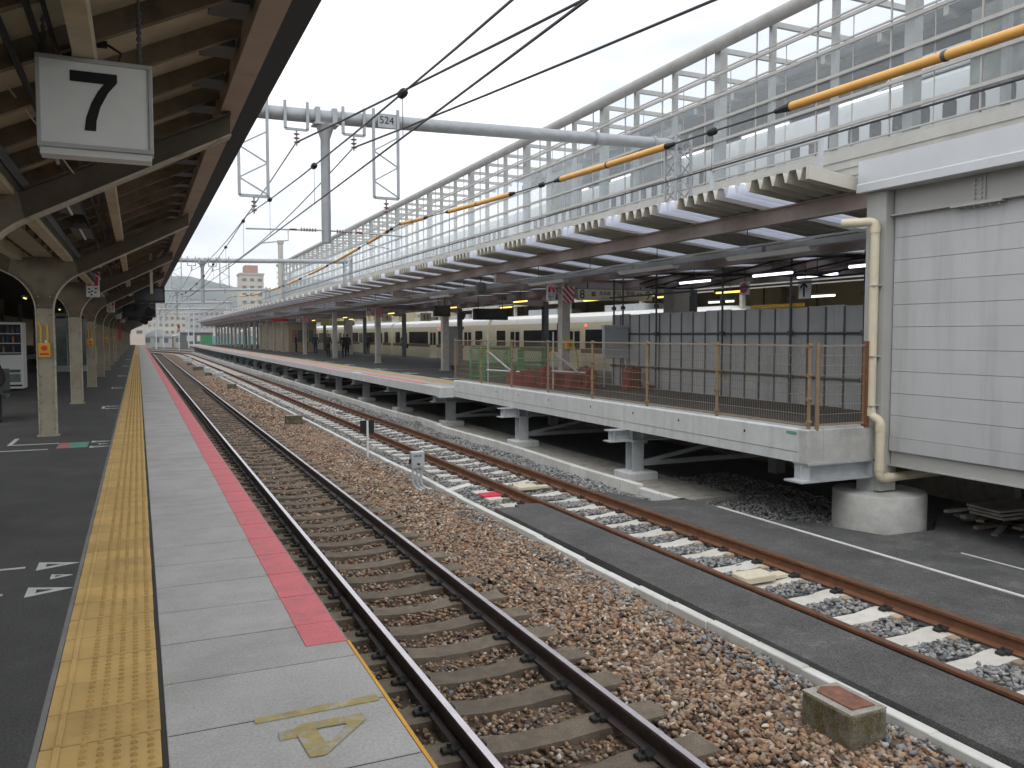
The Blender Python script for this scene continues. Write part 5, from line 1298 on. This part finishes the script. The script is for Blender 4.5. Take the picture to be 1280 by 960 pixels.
for c in range(4):
    ya = 6+c*25; bo = car_body(prof, ya, ya+24.5, 'car_body', ['train_white', 'train_blue'], ex, lambda p, q: 1 if (p[0] == tx0 and abs(p[1]-tz-1.42) < .01) else 0)
    w0 = MB(); ring = [(-.24, -.30), (.24, -.30), (.30, -.22), (.30, .22), (.24, .30), (-.24, .30), (-.30, .22), (-.30, -.22)]
    w0.prism([(u*.9, v*.95) for u, v in ring], 'x', tx0-.012, tx0-.003); w0.v = [(x, y+ya+2.6, z+tz+1.85) for x, y, z in w0.v]
    wo = w0.build('window', 'window_dark', bo)
    for k in range(1, 19): inst(wo, bo, 0, k*1.04, 0)
    for yy in (ya+.9, ya+23.0): MB().box(tx0-.01, tx0-.002, yy-.4, yy+.4, tz+.6, tz+2.4).build('door', 'train_white', bo)
b = MB(); b.prism([(17.0, tz+3.35), (19.6, tz+4.05), (22, tz+4.05), (23.4, tz+3.35)], 'x', tx0+.25, tx0+.45); b.build('pantograph_screen', 'train_white', ex)

# ---------------- cream commuter train at the far platform
ct = thing('commuter_train', 'cream commuter train with white roof standing at the far platform', 'train', (19.9, 60, -1.1))
cx0, cx1, cz = 18.5, 21.35, -.15
prof = [(cx0+.1, cz), (cx1-.1, cz), (cx1, cz+.3), (cx1, cz+2.25)] + roof_arc(cx0, cx1, cz+2.25, .5)[1:-1] + [(cx0, cz+2.25), (cx0, cz+1.05), (cx0, cz+.85), (cx0, cz+.3)]
def cmi(p, q):
    if p[1] >= cz+2.2 and q[1] >= cz+2.2: return 1
    if p[0] == cx0 and abs(p[1]-cz-1.05) < .01: return 2
    return 0
for c in range(5):
    ya = 24.2+c*20.2; yb = ya+19.7
    bo = car_body(prof, ya, yb, 'car_body', ['train_cream', 'train_roof', 'train_brown'], ct, cmi)
    for yy in (ya+3.2, ya+9.8, ya+16.4):
        d = MB().box(cx0-.012, cx0-.002, yy-.66, yy+.66, cz+.12, cz+2.0).build('door', 'train_cream', bo)
        for s in (-1, 1): MB().box(cx0-.02, cx0-.011, yy+s*.33-.25, yy+s*.33+.25, cz+1.0, cz+1.85).build('door_pane', 'window_dark', d)
    for yy, hw in ((ya+1.4, .55), (ya+6.5, 2.2), (ya+13.1, 2.2), (ya+18.3, .6)):
        MB().box(cx0-.015, cx0-.002, yy-hw, yy+hw, cz+1.08, cz+1.92).build('window', 'window_dark', bo)
    MB().box(cx0-.02, cx0-.001, ya+8.6, ya+8.75, cz+2.05, cz+2.15).build('side_lamp', 'lamp_red', bo)
    MB().box(cx0-.02, cx0-.001, ya+3.9, ya+4.5, cz+2.03, cz+2.2).build('destination_panel', 'ink', bo)
    for q in (5, 13): MB().box(19.2, 20.7, ya+q, ya+q+3.2, cz+2.68, cz+3.0).build('roof_unit', 'steel_grey', bo)
    MB().box(cx0+.4, cx1-.4, ya+1, yb-1, -1.0, cz).build('underframe', 'steel_dark', bo)
# rounded cab end
b = MB(); rows = []; n = len(prof)
for k in range(7):
    u = k/6; f = math.sqrt(max(0, 1-(u*.92)**2)); zc_ = cz+.9
    rows.append([(19.925+(x-19.925)*(.55+.45*f), 24.2-.02-1.5*u, zc_+(z-zc_)*(.62+.38*f) if z > zc_ else z) for x, z in prof])
b.v = [p for r_ in rows for p in r_]
for i in range(6):
    for k in range(n): b.f.append((i*n+k, i*n+(k+1) % n, (i+1)*n+(k+1) % n, (i+1)*n+k)); b.m.append(cmi(prof[k], prof[(k+1) % n]))
b.f.append(tuple(6*n+k for k in range(n))); b.m.append(0)
b.build('cab_end', ['train_cream', 'train_roof', 'train_brown'], ct)
MB().box(19.2, 20.65, 22.60, 22.67, cz+1.1, cz+1.75).build('windscreen', 'window_dark', ct)
tk = thing('railway_track', 'dark railway track under the cream commuter train', 'track', (19.9, 60, -1.3))
for s in (-1, 1): MB().box(19.9+s*.566-.035, 19.9+s*.566+.035, -4, 150, -1.26, -1.1).build('rail', 'rail_side', tk)
MB().box(18.5, 21.4, -4, 150, -1.4, -1.27).build('track_slab', 'bed_track', tk)
# ================================================================== people on the far platform
def person(label, x, y, z, facing, top, bottom, hair='hair', pose='stand', h=1.68, bag=False):
    """one continuous skinned body; facing in degrees, 0 looks towards -Y"""
    s = h/1.70
    V = {}; E = []; Rr = {}
    def a(k, p, r, par=None):
        V[k] = Vector(p); Rr[k] = r
        if par: E.append((par, k))
    if pose == 'sit':
        a('pel', (0, 0, .50), .145); a('waist', (0, .02, .68), .13, 'pel'); a('chest', (0, .0, .90), .155, 'waist'); a('neck', (0, -.04, 1.08), .06, 'chest'); a('head', (0, -.07, 1.20), .085, 'neck'); a('crown', (0, -.06, 1.31), .08, 'head')
        for sd, t in ((-1, 'l'), (1, 'r')):
            a('hip'+t, (sd*.09, -.05, .50), .10, 'pel'); a('knee'+t, (sd*.12, -.45, .50), .065, 'hip'+t); a('ank'+t, (sd*.12, -.47, .10), .045, 'knee'+t); a('toe'+t, (sd*.13, -.63, .045), .04, 'ank'+t)
            a('sh'+t, (sd*.18, .0, .98), .07, 'chest'); a('el'+t, (sd*.24, -.10, .74), .048, 'sh'+t); a('wr'+t, (sd*.14, -.32, .64), .036, 'el'+t); a('hd'+t, (sd*.11, -.39, .62), .034, 'wr'+t)
    else:
        st = .14 if pose == 'walk' else .02
        a('pel', (0, 0, .95), .125); a('waist', (0, 0, 1.08), .118, 'pel'); a('chest', (0, .01, 1.28), .14, 'waist'); a('neck', (0, -.01, 1.46), .055, 'chest'); a('head', (0, -.025, 1.56), .078, 'neck'); a('crown', (0, -.02, 1.655), .072, 'head')
        for sd, t in ((-1, 'l'), (1, 'r')):
            q = sd*st
            a('hip'+t, (sd*.085, 0, .90), .095, 'pel'); a('knee'+t, (sd*.09, -q*.6-.02, .49), .065, 'hip'+t); a('ank'+t, (sd*.09, -q+.02, .09), .045, 'knee'+t); a('toe'+t, (sd*.10, -q-.14, .04), .04, 'ank'+t)
            a('sh'+t, (sd*.18, .01, 1.38), .066, 'chest')
            if pose == 'phone' and sd > 0: a('el'+t, (sd*.23, -.03, 1.12), .048, 'sh'+t); a('wr'+t, (sd*.14, -.22, 1.22), .036, 'el'+t); a('hd'+t, (sd*.11, -.28, 1.27), .034, 'wr'+t)
            else: a('el'+t, (sd*.235, q*.5+.02, 1.12), .048, 'sh'+t); a('wr'+t, (sd*.245, q*.7-.03, .88), .036, 'el'+t); a('hd'+t, (sd*.24, q*.7-.05, .79), .036, 'wr'+t)
    keys = list(V); ix = {k: i for i, k in enumerate(keys)}
    me = bpy.data.meshes.new('person_skeleton'); me.from_pydata([V[k]*s for k in keys], [(ix[p], ix[q]) for p, q in E], [])
    ob = bpy.data.objects.new('person_skeleton', me); COL.objects.link(ob)
    sk = ob.modifiers.new('skin', 'SKIN'); sk.use_smooth_shade = True; ob.modifiers.new('sub', 'SUBSURF').levels = 1
    lay = me.skin_vertices[0].data if me.skin_vertices else None
    if lay is None: return None
    for k in keys: lay[ix[k]].radius = (Rr[k]*s, Rr[k]*s*(.8 if k in ('chest', 'waist', 'pel') else 1))
    lay[0].use_root = True
    bpy.context.view_layer.update()
    dg = bpy.context.evaluated_depsgraph_get(); m2 = bpy.data.meshes.new_from_object(ob.evaluated_get(dg)); bpy.data.objects.remove(ob)
    mats = [top, bottom, 'skin', hair, 'shoe']
    m2.materials.clear()
    for m in mats: m2.materials.append(M[m])
    hz = V['neck'].z*s; hips = V['pel'].z*s+.02
    hand = [V['hdl']*s, V['hdr']*s]
    for p in m2.polygons:
        c = p.center; mi = 0
        if c.z > hz-.01: mi = 2 if (c.y < V['head'].y*s-.02 and c.z < V['head'].z*s+.06) else 3
        if hz-.03 < c.z < hz+.03: mi = 2
        elif c.z < hips-.06 and pose != 'sit': mi = 1
        if pose == 'sit' and (c.z < .58*s) and abs(c.x) < .19: mi = 1
        if min((c-q).length for q in hand) < .065*s: mi = 2
        if c.z < .075*s: mi = 4
        p.material_index = mi; p.use_smooth = True
    o = bpy.data.objects.new('person', m2); COL.objects.link(o)
    zmin = min(v.co.z for v in m2.vertices)
    o.location = (x, y, z-zmin); o.rotation_euler = (0, 0, R(facing)); tag(o, label, 'person', 'people on the platforms')
    if bag:
        b = MB(); b.box(.20*s, .30*s, -.16, .16, .62*s, .95*s); g = b.build('shoulder_bag', 'cloth_black'); g.parent = o
        b = MB(); b.tube([(.25*s, -.1, .94*s), (.16*s, 0, 1.40*s), (.25*s, .1, .94*s)], .012, 6); g = b.build('bag_strap', 'cloth_black'); g.parent = o
    return o
person('person in a grey jacket with a dark shoulder bag standing near the cream train', 17.4, 57.5, 0, 20, 'cloth_grey', 'cloth_black', bag=True)
person('person in black standing by a cream column, arms hanging', 12.75, 56.0, 0, 10, 'cloth_black', 'cloth_black')
person('person in an olive coat holding a phone beside a cream column', 12.2, 58.5, 0, -40, 'cloth_olive', 'cloth_black', pose='phone')
person('person in black coat walking behind the cream column', 14.6, 63, 0, 160, 'cloth_black', 'jeans', pose='walk')
person('person in dark brown coat standing among the waiting passengers', 14.0, 60.5, 0, 200, 'cloth_brown', 'cloth_black')
person('person in a navy blue jacket with hair tied, waiting between the columns', 13.6, 70.3, 0, 170, 'cloth_navy', 'cloth_navy')
person('person in a yellow safety vest standing beyond the cream columns', 13.2, 72.5, 0, 30, 'vest_yellow', 'cloth_navy')
person('person in black leaning by the beige waiting room', 13.0, 76.2, 0, 70, 'cloth_black', 'cloth_black', pose='phone')
person('person in grey trousers waiting behind the navy jacket', 14.4, 69, 0, 0, 'cloth_black', 'cloth_grey')
person('person in a dark suit walking along the cream train', 17.9, 69.5, 0, 150, 'cloth_black', 'cloth_black', pose='walk')
person('person in black clothes sitting on the dark platform bench', -2.45, 17.15, 0, 12, 'cloth_black', 'cloth_black', pose='sit')

# ================================================================== town and hills beyond the station
def win_building(x, y, w_, d_, h_, m, label, nx, nz, tower=None, roofm='building_1'):
    t = thing('town_building', label, 'building', (x, y, -1.6), 'buildings of the town')
    MB().box(x-w_/2, x+w_/2, y, y+d_, -1.7, h_).build('wall', m, t); MB().box(x-w_/2-.3, x+w_/2+.3, y-.3, y+d_+.3, h_, h_+.8).build('roof', roofm, t)
    w0 = None
    for i in range(nx):
        for j in range(nz):
            px = x-w_/2+(i+.5)*w_/nx; pz = 1.5+(j+.5)*(h_-2)/nz
            if w0 is None:
                w0 = MB().box(px-w_/nx*.26, px+w_/nx*.26, y-.12, y-.01, pz-(h_-2)/nz*.2, pz+(h_-2)/nz*.2).build('window', 'window_far', t); ox, oz = px, pz
            else: inst(w0, t, px-ox, 0, pz-oz)
    if tower: MB().box(x-tower, x+tower, y+1, y+d_-1, h_+.8, h_+.8+tower*1.3).build('roof_tower', 'brick_pink', t)
    return t
win_building(45.3, 372, 9.6, 12, 27.5, 'building_0', 'tall beige tower block with a pinkish rooftop box', 3, 8, 2.6)
win_building(-2, 205, 7, 12, 7, 'building_4', 'tan block just past the end of the paved platform', 3, 3)
rnd = random.Random(21)
cols = ['cream', 'grey', 'white', 'brown', 'tan', 'bluish']
k = 0
for (x, y, w_, h_) in [(8, 300, 14, 9), (23, 320, 12, 11), (37, 340, 13, 8), (48, 300, 10, 7), (5, 420, 18, 15), (30, 430, 16, 13), (70, 430, 20, 16), (18, 520, 22, 14), (48, 540, 26, 19), (80, 520, 20, 22), (-10, 330, 14, 13), (-24, 300, 14, 16), (62, 640, 30, 20), (25, 680, 36, 22), (100, 640, 40, 24), (-8, 600, 24, 20)]:
    m = k % 6; win_building(x, y, w_, 10, h_, 'building_%d' % m, '%s town building %s' % (cols[m], ['by the station throat', 'behind the gantries', 'below the wooded hill'][min(2, int((y-290)/130))]) + [' with a low roof', ' with a wide front', ' with a tall front'][0 if h_ < 10 else 1 if w_ > 15 else 2], max(4, int(w_/1.7)), max(3, int(h_/2.6))); k += 1
t = thing('signal_hut', 'low dark signal hut at the end of the tracks', 'hut', (13, 205, -1.4)); MB().box(9, 17, 204, 209, -1.5, 2.2).build('wall', 'steel_dark', t); MB().box(8.6, 17.4, 203.6, 209.4, 2.2, 2.5).build('roof', 'building_1', t)
for q in (10.2, 12.4, 14.6): MB().box(q, q+1.4, 203.95, 204, .2, 1.5).build('window', 'building_2', t)
t = thing('blue_hoarding', 'teal blue hoarding beyond the end of the far platform', 'hoarding', (20, 165, -1.4))
for q in range(9): MB().box(11+q*1.0, 11.96+q*1.0, 160, 160.05, -.6, 1.4).build('panel', 'blue_hoard', t)
t = thing('green_barrier', 'green net fence standing at the far platform end', 'fence', (14, 156, 0)); MB().box(10.0, 11.9, 155, 155.05, .0, 1.5).build('net', 'green_net', t)
for q in range(4): MB().box(9.9+q*.66, 9.96+q*.66, 155.06, 155.12, -.3, 1.7).build('post', 'green_net', t)
t = thing('signal_lamp', 'far track signal with a red lamp past the platform end', 'signal', (7.2, 172, -1.4)); MB().tube([(7.2, 172, -1.4), (7.2, 172, 3.2)], .09, 8).build('post', 'steel_grey', t); MB().box(7.0, 7.4, 171.8, 172, 2.4, 3.5).build('head', 'black', t); MB().tube([(7.2, 171.79, 2.7), (7.2, 171.6, 2.7)], .09, 10).build('lamp', 'lamp_red', t)
t = thing('light_pole', 'thick grey pole standing at the far end of the glass wall', 'pole', (21.3, 138, -1.4)); MB().tube([(21.3, 138, -1.4), (21.3, 138, 16.3)], .42, 12).build('pole', 'mullion', t); MB().tube([(21.3, 138, 16.3), (21.3, 138, 16.8)], .55, 12).build('cap', 'mullion', t)
pr_ = random.Random(4)
for k in range(16):
    x, y, h = pr_.uniform(-6, 34), pr_.uniform(170, 330), pr_.uniform(5, 10)
    t = thing('line_pole', 'thin grey overhead line pole in the far station throat', 'pole', (x, y, -1.5), 'far line poles')
    MB().tube([(x, y, -1.5), (x, y, h)], [.16, .11], 8).build('shaft', 'steel_grey', t); sd_ = pr_.choice((-1, 1)); MB().tube([(x, y, h-1.2), (x+sd_*2.6, y, h-.9)], .06, 6).build('arm', 'steel_grey', t); MB().tube([(x, y, h-.2), (x+sd_*2.2, y, h-.9)], .035, 6).build('stay', 'steel_grey', t)
for k in range(14):
    x, y = pr_.uniform(-12, 44), pr_.uniform(215, 290); w_, h_ = pr_.uniform(5, 9), pr_.uniform(2.5, 5)
    m = 'building_%d' % pr_.randrange(6)
    t = thing('town_house', 'small gabled town house beside the far tracks', 'house', (x, y, -1.5), 'small town houses')
    MB().box(x-w_/2, x+w_/2, y, y+7, -1.6, h_-1.5).build('wall', m, t)
    b = MB(); b.prism([(x-w_/2-.4, h_-1.5), (x+w_/2+.4, h_-1.5), (x, h_+.3)], 'y', y-.3, y+7.3); b.build('roof', 'steel_grey' if k % 2 else 'building_3', t)
    for q in range(3): MB().box(x-w_/2+.6+q*w_/3.2, x-w_/2+1.6+q*w_/3.2, y-.06, y-.01, -.2, .9).build('window', 'window_far', t)
for k in range(4):
    t = thing('railway_track', 'far railway track fanning out past the platform ends', 'track', (6+k*4, 170, -1.3), 'far tracks'); 
    for s in (-.55, .55):
        pts = [(T1+s+k*3.8, 128+j*8, -1.16) for j in range(3)]
        MB().tube([(T1+8+k*9+s-(0 if j < 1 else .05*(j*9)**1.35), 128+j*9, -1.14) for j in range(9)], .06, 5).build('rail', 'rail_side', t)
def ridge(name, y0, hs, x0, x1, depth, m, seed):
    rg = np.random.default_rng(seed); nx, ny = 150, 22; b = MB()
    ph = rg.uniform(0, 6.28, 12); vs = []
    for j in range(ny):
        v = j/(ny-1)
        for i in range(nx):
            u = i/(nx-1); x = x0+(x1-x0)*u
            h = hs*(.72+.20*math.sin(u*9+ph[0])+.10*math.sin(u*23+ph[1]+v)+.05*math.sin(u*61+ph[2]+3*v)+.025*math.sin(u*150+ph[3]+9*v))*math.sin(min(1, v*1.02)*math.pi/2)**.9
            h += hs*.03*math.sin(u*97+v*31+ph[4])*v
            vs.append((x, y0+depth*v+60*math.sin(u*17+ph[5]), -4+h))
    b.add(vs, [(j*nx+i, j*nx+i+1, (j+1)*nx+i+1, (j+1)*nx+i) for j in range(ny-1) for i in range(nx-1)])
    return struct(b.build(name, m))
ridge('hill', 1650, 185, -1500, 2400, 650, 'hill', 4)
ridge('hill', 2500, 235, -2000, 2900, 800, 'hill', 8)

# ================================================================== air
hz_ = MB().box(-3100, 3100, -1000, 4600, -2.7, 272).build('haze', 'hill'); hz_['kind'] = 'stuff'
hm = bpy.data.materials.new('haze'); hm.use_nodes = True; n_ = hm.node_tree.nodes; n_.clear()
ho = n_.new('ShaderNodeOutputMaterial'); hv = n_.new('ShaderNodeVolumePrincipled')
hv.inputs['Color'].default_value = (.93, .965, 1.0, 1); hv.inputs['Density'].default_value = .00028; hv.inputs['Anisotropy'].default_value = .2
hm.node_tree.links.new(hv.outputs[0], ho.inputs['Volume'])
hz_.data.materials.clear(); hz_.data.materials.append(hm)
